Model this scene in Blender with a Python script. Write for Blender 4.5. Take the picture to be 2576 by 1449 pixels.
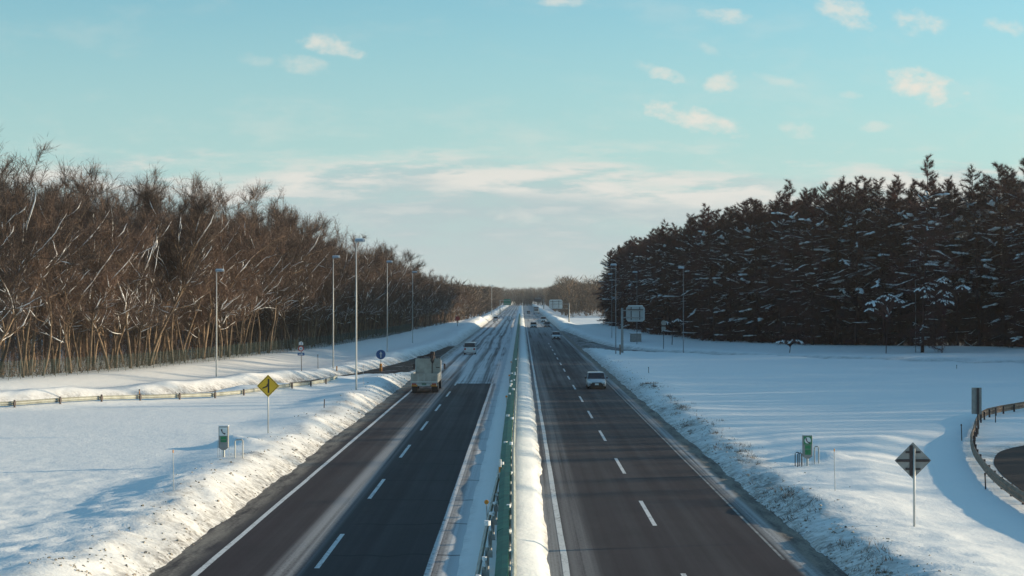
import bpy, math, random
import numpy as np
from mathutils import Vector, Matrix
R = math.radians
random.seed(7); RNG = np.random.default_rng(7)
SC = bpy.context.scene
for o in list(bpy.data.objects): bpy.data.objects.remove(o)
COL = SC.collection
F = 4714.0; U0 = 1312.0; V0 = 747.0; CAMH = 8.4          # focal length in pixels of a 2576 px wide picture, vanishing point

# ------------------------------------------------------------------ camera
cam = bpy.data.cameras.new('camera'); camo = bpy.data.objects.new('camera', cam); COL.objects.link(camo)
cam.sensor_width = 36; cam.lens = 36 * F / 2576; cam.clip_start = 0.5; cam.clip_end = 20000
camo.location = (0, 0, CAMH); camo.rotation_euler = (R(90 + 0.273), 0, R(0.292))
SC.camera = camo
# ------------------------------------------------------------------ light
SUN_EL, SUN_AZ = 11.0, 74.0                                # azimuth: degrees to the right of the road direction (+Y)
SUN_STRENGTH = 3.7; SKY_STRENGTH = 0.115; EXPOSURE = 0.90
sd = Vector((math.sin(R(SUN_AZ)) * math.cos(R(SUN_EL)), math.cos(R(SUN_AZ)) * math.cos(R(SUN_EL)), math.sin(R(SUN_EL))))
sun = bpy.data.lights.new('sun', 'SUN'); suno = bpy.data.objects.new('sun', sun); COL.objects.link(suno)
sun.energy = SUN_STRENGTH; sun.angle = R(0.55); sun.color = (1.0, 0.80, 0.54)
suno.rotation_euler = sd.to_track_quat('Z', 'Y').to_euler(); suno.location = (60, 40, 60)
SC.view_settings.view_transform = 'Standard'; SC.view_settings.look = 'None'
SC.view_settings.exposure = EXPOSURE; SC.view_settings.gamma = 1.0; SC.view_settings.use_curve_mapping = False
SC.render.engine = 'CYCLES'
SC.cycles.use_denoising = True; SC.cycles.max_bounces = 6; SC.cycles.diffuse_bounces = 3; SC.cycles.glossy_bounces = 2
SC.cycles.volume_bounces = 0; SC.cycles.transparent_max_bounces = 8

class NT:
    """small node-graph helper"""
    def __init__(s, tree): s.t = tree
    def n(s, typ, **kw):
        nd = s.t.nodes.new(typ)
        for k, v in kw.items(): setattr(nd, k, v)
        return nd
    def put(s, sock, v):
        if v is None: return
        if hasattr(v, 'is_output'): s.t.links.new(v, sock)
        else: sock.default_value = v
    def m(s, op, a, b=None, c=None, clamp=False):
        nd = s.n('ShaderNodeMath', operation=op, use_clamp=clamp)
        for i, v in enumerate((a, b, c)): s.put(nd.inputs[i], v)
        return nd.outputs[0]
    def mix(s, f, a, b, blend='MIX'):
        nd = s.n('ShaderNodeMix', data_type='RGBA', blend_type=blend)
        s.put(nd.inputs[0], f)
        s.put(nd.inputs[6], a if hasattr(a, 'is_output') else (*a[:3], 1)); s.put(nd.inputs[7], b if hasattr(b, 'is_output') else (*b[:3], 1))
        return nd.outputs[2]
    def ramp(s, f, lo, hi, a=0.0, b=1.0, smooth=True):
        nd = s.n('ShaderNodeMapRange', interpolation_type='SMOOTHSTEP' if smooth else 'LINEAR', clamp=True)
        s.put(nd.inputs[0], f)
        for i, v in ((1, lo), (2, hi), (3, a), (4, b)): s.put(nd.inputs[i], v)
        return nd.outputs[0]
    def noise(s, vec, scale, detail=3, rough=0.55):
        nd = s.n('ShaderNodeTexNoise'); s.put(nd.inputs['Vector'], vec)
        nd.inputs['Scale'].default_value = scale; nd.inputs['Detail'].default_value = detail; nd.inputs['Roughness'].default_value = rough
        return nd.outputs['Fac']
    def xyz(s, v):
        nd = s.n('ShaderNodeSeparateXYZ'); s.put(nd.inputs[0], v); return nd.outputs
    def cxyz(s, x, y, z):
        nd = s.n('ShaderNodeCombineXYZ')
        for i, v in enumerate((x, y, z)): s.put(nd.inputs[i], v)
        return nd.outputs[0]

# ------------------------------------------------------------------ sky: daylight plus thin low winter clouds
W = bpy.data.worlds.new('World'); SC.world = W; W.use_nodes = True
W.node_tree.nodes.clear(); g = NT(W.node_tree)
sky = g.n('ShaderNodeTexSky', sky_type='NISHITA'); sky.sun_disc = False
sky.sun_elevation = R(SUN_EL); sky.sun_rotation = R(SUN_AZ)
sky.air_density = 1.0; sky.dust_density = 0.6; sky.ozone_density = 1.5; sky.altitude = 50
tc = g.n('ShaderNodeTexCoord'); dx, dy, dz = g.xyz(tc.outputs['Generated'])
skyc = g.mix(1.0, sky.outputs[0], (0.51, 0.80, 0.85), 'MULTIPLY')
skyc = g.mix(g.ramp(dz, 0.0, 0.20, 0.88, 0.0), skyc, (2.30, 3.10, 3.25))       # pale winter air towards the horizon
ysafe = g.m('MAXIMUM', g.m('ABSOLUTE', dy), 0.25)
cu = g.m('DIVIDE', dx, ysafe); cw = g.m('DIVIDE', dz, ysafe)
pv = g.cxyz(cu, cw, dy)
n1 = g.noise(g.cxyz(g.m('MULTIPLY', cu, 0.6), cw, dy), 110, 6, 0.62); n1c = g.m('SUBTRACT', n1, 0.5)
n2 = g.noise(g.cxyz(g.m('MULTIPLY', cu, 0.16), cw, dy), 46, 5, 0.55)
n3 = g.noise(g.cxyz(g.m('MULTIPLY', cu, 0.5), cw, dy), 12, 5, 0.62)
# small separate clouds: centre and half size in picture pixels, tilt, strength
CL = [(830,112,75,22,-14,.75),(770,165,62,20,-10,.45),(645,150,40,14,0,.25),(1410,0,60,14,0,.6),(1660,183,62,16,-20,.75),(1745,300,105,26,-17,.95),
      (1820,207,42,24,10,.75),(1815,40,70,16,-3,.6),(2120,22,70,34,-20,.75),(2305,52,62,30,-8,.75),(2315,220,95,36,-14,1.0),(2010,325,42,20,-8,.6),
      (2535,68,45,18,-15,.55),(1965,205,60,13,-15,.4),(2200,320,40,12,0,.45),(1775,120,35,12,-30,.3),(2140,240,30,8,0,.3),(1310,545,75,20,-12,.45)]
acc = None
for (u, v, ru, rv, a, st) in CL:
    a = R(a); du = g.m('SUBTRACT', cu, (u - U0) / F); dw = g.m('SUBTRACT', cw, (V0 - v) / F)
    p = g.m('ADD', g.m('MULTIPLY', du, math.cos(a) * F / ru), g.m('MULTIPLY', dw, math.sin(a) * F / ru))
    q = g.m('ADD', g.m('MULTIPLY', du, -math.sin(a) * F / rv), g.m('MULTIPLY', dw, math.cos(a) * F / rv))
    e = g.m('ADD', g.m('MULTIPLY', p, p), g.m('MULTIPLY', q, q))
    k = g.m('MULTIPLY', g.ramp(g.m('ADD', g.m('SUBTRACT', 1.0, e), g.m('MULTIPLY', n1c, 6.5)), -0.8, 1.9), st)
    acc = k if acc is None else g.m('MAXIMUM', acc, k)
front = g.ramp(dy, 0.5, 0.7)
acc = g.m('MULTIPLY', acc, front)
# broad low cloud bank over the horizon with lit upper edges, and loose clouds elsewhere in the sky
n4 = g.noise(g.cxyz(g.m('MULTIPLY', cu, 0.30), g.m('MULTIPLY', cw, 1.6), dy), 60, 6, 0.6)
bank = g.m('MULTIPLY', g.ramp(g.m('ADD', g.m('SUBTRACT', 0.070, cw), g.m('MULTIPLY', g.m('SUBTRACT', n2, 0.5), 0.06)), -0.004, 0.012), g.ramp(n4, 0.30, 0.62, 0.55, 1.0))
edge = g.m('MULTIPLY', g.ramp(g.m('ABSOLUTE', g.m('SUBTRACT', g.m('ADD', cw, g.m('MULTIPLY', g.m('SUBTRACT', n2, 0.5), -0.06)), 0.061)), 0.0, 0.018, 1.0, 0.0), g.ramp(n4, 0.38, 0.56))
edge = g.m('MAXIMUM', edge, g.m('MULTIPLY', g.ramp(cw, 0.02, 0.06, 0.25, 0.4), g.m('MULTIPLY', g.ramp(n4, 0.50, 0.68), g.ramp(cw, 0.075, 0.09, 1.0, 0.0))))
wisp = g.m('MULTIPLY', g.ramp(n3, 0.60, 0.78), g.ramp(cw, 0.2, 0.35, 0.0, 0.6))
veil = g.m('MULTIPLY', g.ramp(g.noise(g.cxyz(g.m('MULTIPLY', cu, 0.35), cw, dy), 30, 6, 0.65), 0.48, 0.75), g.ramp(cw, 0.05, 0.12, 0.42, 0.16))
skyc = g.mix(g.m('MULTIPLY', bank, 0.9), skyc, g.mix(g.ramp(cw, 0.0, 0.055), (2.50, 2.86, 2.92), (2.16, 2.64, 2.76)))
skyc = g.mix(g.m('MAXIMUM', g.m('MAXIMUM', acc, g.m('MULTIPLY', edge, 0.95)), g.m('MAXIMUM', wisp, veil)), skyc, g.mix(g.ramp(cw, 0.03, 0.12), (3.6, 3.6, 3.4), (3.75, 3.62, 3.25)))
bgn = g.n('ShaderNodeBackground'); g.put(bgn.inputs[0], skyc); bgn.inputs[1].default_value = SKY_STRENGTH
wo = g.n('ShaderNodeOutputWorld'); g.t.links.new(bgn.outputs[0], wo.inputs[0])

# ------------------------------------------------------------------ materials
MATS = {}
def mat(name, col, rough=0.7, metal=0.0, var=0.0, vscale=3.0, bump=0.0, bscale=8.0, spec=0.5, coat=0.0, objrand=0.0):
    if name in MATS: return MATS[name]
    m = bpy.data.materials.new(name); m.use_nodes = True; t = m.node_tree; b = t.nodes['Principled BSDF']; h = NT(t)
    b.inputs['Base Color'].default_value = (*col, 1); b.inputs['Roughness'].default_value = rough
    b.inputs['Metallic'].default_value = metal; b.inputs['Specular IOR Level'].default_value = spec; b.inputs['Coat Weight'].default_value = coat
    tc = h.n('ShaderNodeTexCoord').outputs['Object']
    if var:
        c = h.mix(h.ramp(h.noise(tc, vscale, 4), 0.3, 0.7), [x * (1 - var) for x in col], [min(1, x * (1 + var)) for x in col])
        if objrand:
            oi = h.n('ShaderNodeObjectInfo').outputs['Random']
            c = h.mix(1.0, c, h.mix(oi, (1 - objrand,) * 3, (1 + objrand, 1 + objrand * .8, 1 + objrand * .6)), 'MULTIPLY')
        t.links.new(c, b.inputs['Base Color'])
    if bump:
        bp = h.n('ShaderNodeBump'); bp.inputs['Strength'].default_value = bump; bp.inputs['Distance'].default_value = 0.05
        t.links.new(h.noise(tc, bscale, 4), bp.inputs['Height']); t.links.new(bp.outputs[0], b.inputs['Normal'])
    MATS[name] = m; return m

def snow_material():
    m = bpy.data.materials.new('ground_snow'); m.use_nodes = True; h = NT(m.node_tree); b = m.node_tree.nodes['Principled BSDF']
    tc = h.n('ShaderNodeTexCoord').outputs['Object']
    at = h.n('ShaderNodeAttribute'); at.attribute_name = 'dirt'
    base = h.mix(h.noise(tc, 0.25, 4), (0.86, 0.88, 0.89), (0.92, 0.92, 0.91))
    sp = h.noise(tc, 3.2, 5, 0.7); sp2 = h.noise(tc, 0.7, 3)
    d = h.m('MULTIPLY', at.outputs['Fac'], h.ramp(h.m('ADD', sp, h.m('MULTIPLY', sp2, 0.5)), 0.55, 1.0, 0.15, 1.0), clamp=True)
    dirty = h.mix(h.ramp(sp2, 0.35, 0.65), (0.20, 0.17, 0.13), (0.085, 0.070, 0.060))
    c = h.mix(d, base, dirty)
    h.put(b.inputs['Base Color'], c); b.inputs['Roughness'].default_value = 0.62; b.inputs['Specular IOR Level'].default_value = 0.3
    bp = h.n('ShaderNodeBump'); bp.inputs['Strength'].default_value = 0.38; bp.inputs['Distance'].default_value = 0.12
    h.put(bp.inputs['Height'], h.m('ADD', h.noise(tc, 1.6, 6, 0.65), h.m('MULTIPLY', h.noise(tc, 7, 3), 0.35)))
    m.node_tree.links.new(bp.outputs[0], b.inputs['Normal'])
    return m

def road_material():
    m = bpy.data.materials.new('winter_asphalt'); m.use_nodes = True; h = NT(m.node_tree); b = m.node_tree.nodes['Principled BSDF']
    tc = h.n('ShaderNodeTexCoord').outputs['Object']; X, Y, Z = h.xyz(tc)
    fine = h.noise(tc, 9.0, 3)
    streak = h.noise(h.cxyz(h.m('MULTIPLY', X, 1.3), h.m('MULTIPLY', Y, 0.008), 0.0), 1.0, 4, 0.6)
    streakf = h.noise(h.cxyz(h.m('MULTIPLY', X, 4.0), h.m('MULTIPLY', Y, 0.016), 3.0), 1.0, 3, 0.55)
    patch = h.noise(h.cxyz(h.m('MULTIPLY', X, 0.35), h.m('MULTIPLY', Y, 0.045), 7.0), 1.0, 4)
    left = h.ramp(X, -1.2, -0.6, 1.0, 0.0)
    # packed snow left on the deck beyond the expansion joint of the left carriageway, slush far off on the right
    farl = h.m('MULTIPLY', h.m('ADD', h.m('MULTIPLY', h.ramp(Y, 181.6, 182.1), h.ramp(X, -6.6, -6.2)), h.m('MULTIPLY', h.ramp(h.m('ADD', Y, h.m('MULTIPLY', streakf, 60)), 195, 260), h.ramp(X, -6.6, -6.2, 1.0, 0.0))), left)
    farr = h.m('MULTIPLY', h.ramp(Y, 190, 600), h.m('SUBTRACT', 1.0, left))
    far = h.m('MAXIMUM', h.m('MULTIPLY', farl, 0.95), h.m('MULTIPLY', farr, 0.62))
    track = h.m('ADD', h.m('MULTIPLY', streak, 0.62), h.m('MULTIPLY', streakf, 0.40))
    s_far = h.m('MULTIPLY', far, h.ramp(h.m('ADD', track, h.m('MULTIPLY', patch, 0.25)), 0.47, 0.66, 0.12, 1.0))
    wob = h.m('MULTIPLY', h.m('SUBTRACT', h.noise(h.cxyz(0.0, h.m('MULTIPLY', Y, 0.012), 5.0), 1.0, 2), 0.5), 1.6)
    rut = None
    for xc in (-9.0, -7.35, -5.5, -3.95):
        k = h.ramp(h.m('ABSOLUTE', h.m('SUBTRACT', h.m('ADD', X, wob), xc)), 0.10, 0.42, 0.8, 0.0); rut = k if rut is None else h.m('MAXIMUM', rut, k)
    s_far = h.m('MULTIPLY', s_far, h.m('SUBTRACT', 1.0, h.m('MULTIPLY', rut, h.ramp(streakf, 0.30, 0.62, 0.35, 1.0))))
    # dusting near: a band beside the lane line, the outer shoulders and beside the median
    def band(c, w, amt):
        return h.m('MULTIPLY', h.ramp(h.m('ABSOLUTE', h.m('SUBTRACT', X, c)), w * 0.25, w, 1.0, 0.0), amt)
    bands = h.m('MAXIMUM', h.m('MAXIMUM', band(-7.2, 0.7, 0.40), band(-2.05, 1.0, 1.0)), h.m('MAXIMUM', h.m('MAXIMUM', band(1.9, 0.7, 0.22), band(8.85, 0.45, 0.6)), band(1.0, 0.5, 0.4)))
    near = h.m('MULTIPLY', bands, h.ramp(h.m('ADD', streakf, h.m('MULTIPLY', fine, 0.45)), 0.42, 0.88))
    film = h.m('MULTIPLY', h.ramp(h.m('ADD', h.m('MULTIPLY', track, 0.7), h.m('MULTIPLY', patch, 0.4)), 0.46, 0.78), h.ramp(Y, 80, 260, 0.02, 0.26))
    blot = h.noise(h.cxyz(h.m('MULTIPLY', X, 1.8), h.m('MULTIPLY', Y, 0.25), 11.0), 1.0, 5, 0.65)
    medb = h.m('MULTIPLY', h.m('MULTIPLY', h.ramp(X, -3.0, -1.95), h.ramp(X, -1.0, -0.8, 1.0, 0.0)), h.ramp(h.m('ADD', blot, h.ramp(X, -2.9, -2.0, 0.0, 0.45)), 0.35, 0.75, 0.15, 1.0))
    sn = h.m('MAXIMUM', h.m('MAXIMUM', h.m('MAXIMUM', s_far, near), film), medb, clamp=True)
    # sealed transverse joints of the left carriageway
    jn = h.m('ADD', h.m('MULTIPLY', Y, 1 / 8.3), h.m('MULTIPLY', h.noise(h.cxyz(h.m('MULTIPLY', X, 0.5), h.m('MULTIPLY', Y, 0.1), 0.0), 1.0, 2), 0.30))
    fr = h.m('ABSOLUTE', h.m('SUBTRACT', h.m('FRACT', jn), 0.5))
    crack = h.m('MULTIPLY', h.m('MULTIPLY', h.ramp(fr, 0.0, 0.026, 1.0, 0.0), left), h.ramp(X, -6.4, -6.0))
    crack = h.m('MULTIPLY', crack, h.ramp(Y, 205, 230, 1.0, 0.0))
    sn = h.m('MULTIPLY', sn, h.m('SUBTRACT', 1.0, h.m('MULTIPLY', crack, 0.75)))
    asph = h.mix(fine, (0.026, 0.019, 0.023), (0.044, 0.034, 0.039))
    asph = h.mix(h.ramp(streak, 0.35, 0.65), asph, (0.044, 0.039, 0.043))
    mid = h.noise(h.cxyz(h.m('MULTIPLY', X, 0.9), h.m('MULTIPLY', Y, 0.22), 21.0), 1.0, 6, 0.7)
    asph = h.mix(1.0, asph, h.mix(mid, (0.62, 0.62, 0.62), (1.45, 1.42, 1.42)), 'MULTIPLY')
    asph = h.mix(h.m('MULTIPLY', crack, 0.7), asph, (0.012, 0.010, 0.012))
    c = h.mix(h.m('MULTIPLY', sn, 0.9), asph, (0.74, 0.76, 0.78))
    slush = h.m('MAXIMUM', h.ramp(X, -10.0, -10.7), h.ramp(X, 8.75, 9.35))
    slush = h.m('MULTIPLY', slush, h.ramp(h.m('ADD', blot, h.m('MULTIPLY', fine, 0.4)), 0.45, 0.85))
    c = h.mix(slush, c, h.mix(fine, (0.13, 0.11, 0.09), (0.36, 0.33, 0.29)))
    h.put(b.inputs['Base Color'], c)
    h.put(b.inputs['Roughness'], h.m('ADD', 0.72, h.m('MULTIPLY', fine, 0.18)))
    b.inputs['Specular IOR Level'].default_value = 0.14
    bp = h.n('ShaderNodeBump'); bp.inputs['Strength'].default_value = 0.35; bp.inputs['Distance'].default_value = 0.02
    h.put(bp.inputs['Height'], h.m('ADD', h.noise(tc, 22, 3), sn)); m.node_tree.links.new(bp.outputs[0], b.inputs['Normal'])
    return m

def slush_material(name, amt):
    m = bpy.data.materials.new(name); m.use_nodes = True; h = NT(m.node_tree); b = m.node_tree.nodes['Principled BSDF']
    tc = h.n('ShaderNodeTexCoord').outputs['Object']
    n = h.noise(tc, 0.5, 5, 0.6); f = h.noise(tc, 5, 3)
    c = h.mix(h.ramp(h.m('ADD', n, h.m('MULTIPLY', f, 0.2)), 0.70 - amt, 0.92 - amt), (0.045, 0.036, 0.035), (0.62, 0.64, 0.66))
    h.put(b.inputs['Base Color'], c); b.inputs['Roughness'].default_value = 0.8; b.inputs['Specular IOR Level'].default_value = 0.12
    return m

M_SNOW = snow_material(); M_ROAD = road_material()
M_RAMP = slush_material('slushy_ramp', 0.05); M_LOOP = slush_material('bare_ramp', -0.45); M_OFF = slush_material('snowy_ramp', 0.17)
M_PAINT = mat('road_paint', (0.66, 0.68, 0.70), 0.7, var=0.2, vscale=2.5)
h_ = NT(M_PAINT.node_tree); b_ = M_PAINT.node_tree.nodes['Principled BSDF']; tc_ = h_.n('ShaderNodeNewGeometry').outputs['Position']
w_ = h_.ramp(h_.m('ADD', h_.noise(tc_, 6.0, 5, 0.7), h_.m('MULTIPLY', h_.noise(tc_, 0.5, 2), 0.35)), 0.50, 0.64)
h_.put(b_.inputs['Base Color'], h_.mix(w_, (0.10, 0.095, 0.10), h_.mix(h_.noise(tc_, 1.2, 4), (0.50, 0.52, 0.54), (0.74, 0.75, 0.76)))); b_.inputs['Specular IOR Level'].default_value = 0.2
M_TSNOW = mat('tree_snow', (0.84, 0.86, 0.88), 0.7, var=0.06)
M_BARK = mat('bark_pale', (0.145, 0.108, 0.074), 0.85, var=0.45, vscale=1.2, objrand=0.7)
M_TWIG = mat('twig_brown', (0.120, 0.080, 0.062), 0.85, var=0.35, vscale=0.35, objrand=0.40)
M_CBARK = mat('conifer_bark', (0.036, 0.010, 0.012), 0.9, var=0.3, objrand=0.3)
M_CTWIG = mat('conifer_twig', (0.050, 0.012, 0.014), 0.85, var=0.4, vscale=0.4, objrand=0.35)
M_FAR = mat('far_wood', (0.115, 0.080, 0.060), 0.9, var=0.3, vscale=0.15)
M_GALV = mat('galvanised', (0.40, 0.41, 0.40), 0.5, 0.4, var=0.15)
M_POLE = mat('lamp_grey', (0.46, 0.47, 0.46), 0.5, 0.2, var=0.12, vscale=1.5)
M_LAMP = mat('lamp_head', (0.30, 0.36, 0.42), 0.45, 0.3, var=0.1)
M_DARK = mat('dark_metal', (0.045, 0.035, 0.038), 0.6, 0.2, var=0.2)
M_RAIL = mat('rail_cream', (0.36, 0.37, 0.33), 0.5, 0.2, var=0.2, vscale=1.3)
M_RUST = mat('rail_rust', (0.20, 0.135, 0.095), 0.7, 0.1, var=0.35, vscale=2)
M_GREEN = mat('screen_green', (0.004, 0.115, 0.062), 0.6, var=0.3, vscale=2)
M_FENCE = mat('fence_green', (0.016, 0.052, 0.040), 0.7, var=0.2)
M_ORANGE = mat('orange_plastic', (0.72, 0.26, 0.03), 0.5, var=0.15)
M_YELLOW = mat('sign_yellow', (0.80, 0.46, 0.015), 0.45, var=0.08)
M_BLACK = mat('sign_black', (0.03, 0.015, 0.015), 0.5)
M_BLUE = mat('sign_blue', (0.012, 0.10, 0.30), 0.45, var=0.08)
M_WHITE = mat('sign_white', (0.74, 0.75, 0.74), 0.45, var=0.06)
M_RED = mat('sign_red', (0.50, 0.035, 0.03), 0.45, var=0.08)
M_SGREEN = mat('sign_green', (0.015, 0.20, 0.075), 0.45, var=0.1)
M_SGREY = mat('sign_back', (0.27, 0.27, 0.26), 0.55, 0.2, var=0.12)
M_TYRE = mat('tyre', (0.016, 0.013, 0.014), 0.8); M_RIM = mat('rim', (0.30, 0.31, 0.32), 0.35, 0.8)
M_GLASS = mat('car_glass', (0.020, 0.016, 0.020), 0.12, spec=0.6); M_LENS = mat('lens', (0.62, 0.65, 0.68), 0.15); M_TAIL = mat('tail_red', (0.42, 0.02, 0.02), 0.25)
M_BED = mat('bed_grey', (0.36, 0.34, 0.30), 0.6, 0.1, var=0.18, vscale=1.6); M_BODYW = mat('truck_body', (0.44, 0.45, 0.43), 0.5, 0.1, var=0.12)
M_GRASS = mat('dry_grass', (0.12, 0.085, 0.055), 0.9, var=0.4, vscale=2)

# ------------------------------------------------------------------ object helpers
class MB:
    """collects shapes for one mesh"""
    def __init__(s): s.v = []; s.f = []
    def add(s, v, f):
        b = len(s.v); s.v += [tuple(p) for p in v]; s.f += [tuple(i + b for i in q) for q in f]; return s
    def box(s, x0, x1, y0, y1, z0, z1, ch=0.0):
        if ch <= 0:
            v = [(x, y, z) for z in (z0, z1) for y in (y0, y1) for x in (x0, x1)]
            return s.add(v, [(0, 2, 3, 1), (4, 5, 7, 6), (0, 1, 5, 4), (2, 6, 7, 3), (0, 4, 6, 2), (1, 3, 7, 5)])
        rings = []                                        # chamfered in plan and at top and bottom
        for (z, i) in ((z0, ch), (z0 + ch, 0), (z1 - ch, 0), (z1, ch)):
            a, b, c, d = x0 + i, x1 - i, y0 + i, y1 - i
            rings.append([(a + ch, c, z), (b - ch, c, z), (b, c + ch, z), (b, d - ch, z), (b - ch, d, z), (a + ch, d, z), (a, d - ch, z), (a, c + ch, z)])
        return s.loft(rings)
    def loft(s, rings, cap=True, close=True):
        n = len(rings[0]); v = [p for r in rings for p in r]; f = []
        for i in range(len(rings) - 1):
            for j in range(n if close else n - 1):
                k = (j + 1) % n; f.append((i * n + j, i * n + k, (i + 1) * n + k, (i + 1) * n + j))
        if cap: f.append(tuple(range(n - 1, -1, -1))); f.append(tuple((len(rings) - 1) * n + j for j in range(n)))
        return s.add(v, f)
    def tube(s, pts, rad, n=6, cap=True, flat=1.0):
        pts = [Vector(p) for p in pts]; rings = []
        if not hasattr(rad, '__len__'): rad = [rad] * len(pts)
        for i, p in enumerate(pts):
            d = (pts[min(i + 1, len(pts) - 1)] - pts[max(i - 1, 0)]).normalized()
            a = Vector((0, 0, 1)) if abs(d.z) < 0.9 else Vector((1, 0, 0))
            x = d.cross(a).normalized(); y = x.cross(d).normalized()
            rings.append([tuple(p + (x * math.cos(t) + y * math.sin(t) * flat) * rad[i]) for t in [2 * math.pi * k / n for k in range(n)]])
        return s.loft(rings, cap)
    def disc(s, c, r, axis='y', t=0.03, n=24, sx=1.0):
        rings = []
        for o in (-t / 2, t / 2):
            ring = []
            for k in range(n):
                a = 2 * math.pi * k / n; p, q = r * math.cos(a) * sx, r * math.sin(a)
                ring.append({'y': (c[0] + p, c[1] + o, c[2] + q), 'x': (c[0] + o, c[1] + p, c[2] + q), 'z': (c[0] + p, c[1] + q, c[2] + o)}[axis])
            rings.append(ring)
        return s.loft(rings)
    def poly(s, pts2, y, t=0.02, cx=0, cz=0):              # plate in the XZ plane, thickness along Y
        return s.loft([[(cx + p, y - t / 2, cz + q) for p, q in pts2], [(cx + p, y + t / 2, cz + q) for p, q in pts2]])
    def mesh(s, name, m, smooth=False):
        me = bpy.data.meshes.new(name); me.from_pydata(s.v, [], s.f); me.materials.append(m)
        if smooth: me.polygons.foreach_set('use_smooth', [True] * len(me.polygons))
        me.update(); return me
    def build(s, name, m, parent=None, smooth=False):
        return link(name, s.mesh(name, m, smooth), parent)
def link(name, data, parent=None, loc=None):
    o = bpy.data.objects.new(name, data); COL.objects.link(o)
    if parent is not None: o.parent = parent
    if loc is not None: o.location = loc
    return o
def tag(o, label, cat, group=None):
    o['label'] = label; o['category'] = cat
    if group: o['group'] = group
    return o
def thing(name, label, cat, loc=(0, 0, 0), rz=0.0, group=None):
    o = link(name, None, loc=loc); o.rotation_euler.z = rz; o.empty_display_size = 0.2
    return tag(o, label, cat, group)
def structure(o): o['kind'] = 'structure'; return o
def stuff(o, label, cat): o['kind'] = 'stuff'; return tag(o, label, cat)
def at(u, v, z=0.0):
    Y = (CAMH - z) * F / (v - V0); return ((u - U0) / F * Y, Y)
def text_mesh(txt, size, name, m, parent, loc, rot=(math.pi / 2, 0, 0)):
    c = bpy.data.curves.new(name, 'FONT'); c.body = txt; c.size = size; c.extrude = 0.003; c.align_x = 'CENTER'; c.align_y = 'CENTER'
    t = bpy.data.objects.new(name, c); me = bpy.data.meshes.new_from_object(t); bpy.data.objects.remove(t)
    me.materials.clear(); me.materials.append(m)
    o = link(name, me, parent, loc); o.rotation_euler = rot; return o

# ------------------------------------------------------------------ numpy noise and the lie of the land
def vnoise(x, y, seed=0):
    xi = np.floor(x).astype(np.int64); yi = np.floor(y).astype(np.int64); xf = x - xi; yf = y - yi
    def hsh(a, b):
        h = (a * 374761393 + b * 668265263 + seed * 1442695041) & 0xffffffff
        h = ((h ^ (h >> 13)) * 1274126177) & 0xffffffff
        return ((h ^ (h >> 16)) & 0xffff) / 65535.0
    u = xf * xf * (3 - 2 * xf); w = yf * yf * (3 - 2 * yf)
    return (hsh(xi, yi) * (1 - u) + hsh(xi + 1, yi) * u) * (1 - w) + (hsh(xi, yi + 1) * (1 - u) + hsh(xi + 1, yi + 1) * u) * w
def fbm(x, y, seed=0, oct=4):
    s = 0; a = 0.5
    for i in range(oct): s = s + a * (vnoise(x * 2 ** i, y * 2 ** i, seed + i) - 0.5); a *= 0.5
    return s
def sstep(x, a, b):
    t = np.clip((x - a) / (b - a), 0, 1); return t * t * (3 - 2 * t)
def polydist(x, y, P):
    d = np.full(x.shape, 1e9)
    for (ax, ay), (bx, by) in zip(P[:-1], P[1:]):
        vx, vy = bx - ax, by - ay; t = np.clip(((x - ax) * vx + (y - ay) * vy) / (vx * vx + vy * vy), 0, 1)
        d = np.minimum(d, np.hypot(x - ax - t * vx, y - ay - t * vy))
    return d
def smooth_line(P, n=10):
    P = [Vector((*p, 0)) for p in P]; out = []
    for i in range(len(P) - 1):
        a, b, c, d = P[max(i - 1, 0)], P[i], P[i + 1], P[min(i + 2, len(P) - 1)]
        for k in range(n):
            t = k / n; out.append(0.5 * ((2 * b) + (c - a) * t + (2 * a - 5 * b + 4 * c - d) * t * t + (3 * b - a - 3 * c + d) * t ** 3))
    out.append(P[-1]); return [(p.x, p.y) for p in out]
XL, XR = -10.75, 9.25
ON = smooth_line([(-70, 108), (-52, 124), (-39.5, 137), (-31, 151), (-23, 171), (-17.2, 195), (-13.4, 226), (-11, 270), (-9.5, 320)], 8); ON_W = 2.7
OFF = smooth_line([(7.5, 460), (8.8, 400), (10.6, 340), (13.6, 303), (20, 281), (31, 262), (46, 243), (66, 228), (90, 215)], 8); OFF_W = 2.8
LOOPRAIL = smooth_line([(56, 147), (44, 140.5), (35.6, 133), (30.4, 122.6), (26.2, 109), (23.6, 98), (21.9, 89), (20.7, 81.5), (19.9, 74), (19.6, 66), (19.8, 58)], 8)
LOOPEDGE = smooth_line([(60, 126), (42, 117.5), (33, 110.5), (27.6, 104), (24.9, 96.5), (23.3, 88.5), (22.2, 80), (21.6, 72), (21.4, 64), (21.6, 54)], 8)
LOOPMID = None; LOOP_W = 3.3
def offset(P, w):
    out = []
    for i, (x, y) in enumerate(P):
        a, b = P[max(i - 1, 0)], P[min(i + 1, len(P) - 1)]; tx, ty = b[0] - a[0], b[1] - a[1]; l = math.hypot(tx, ty)
        out.append((x + ty / l * w, y - tx / l * w))
    return out
LOOPMID = offset(LOOPEDGE, -LOOP_W)
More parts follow.
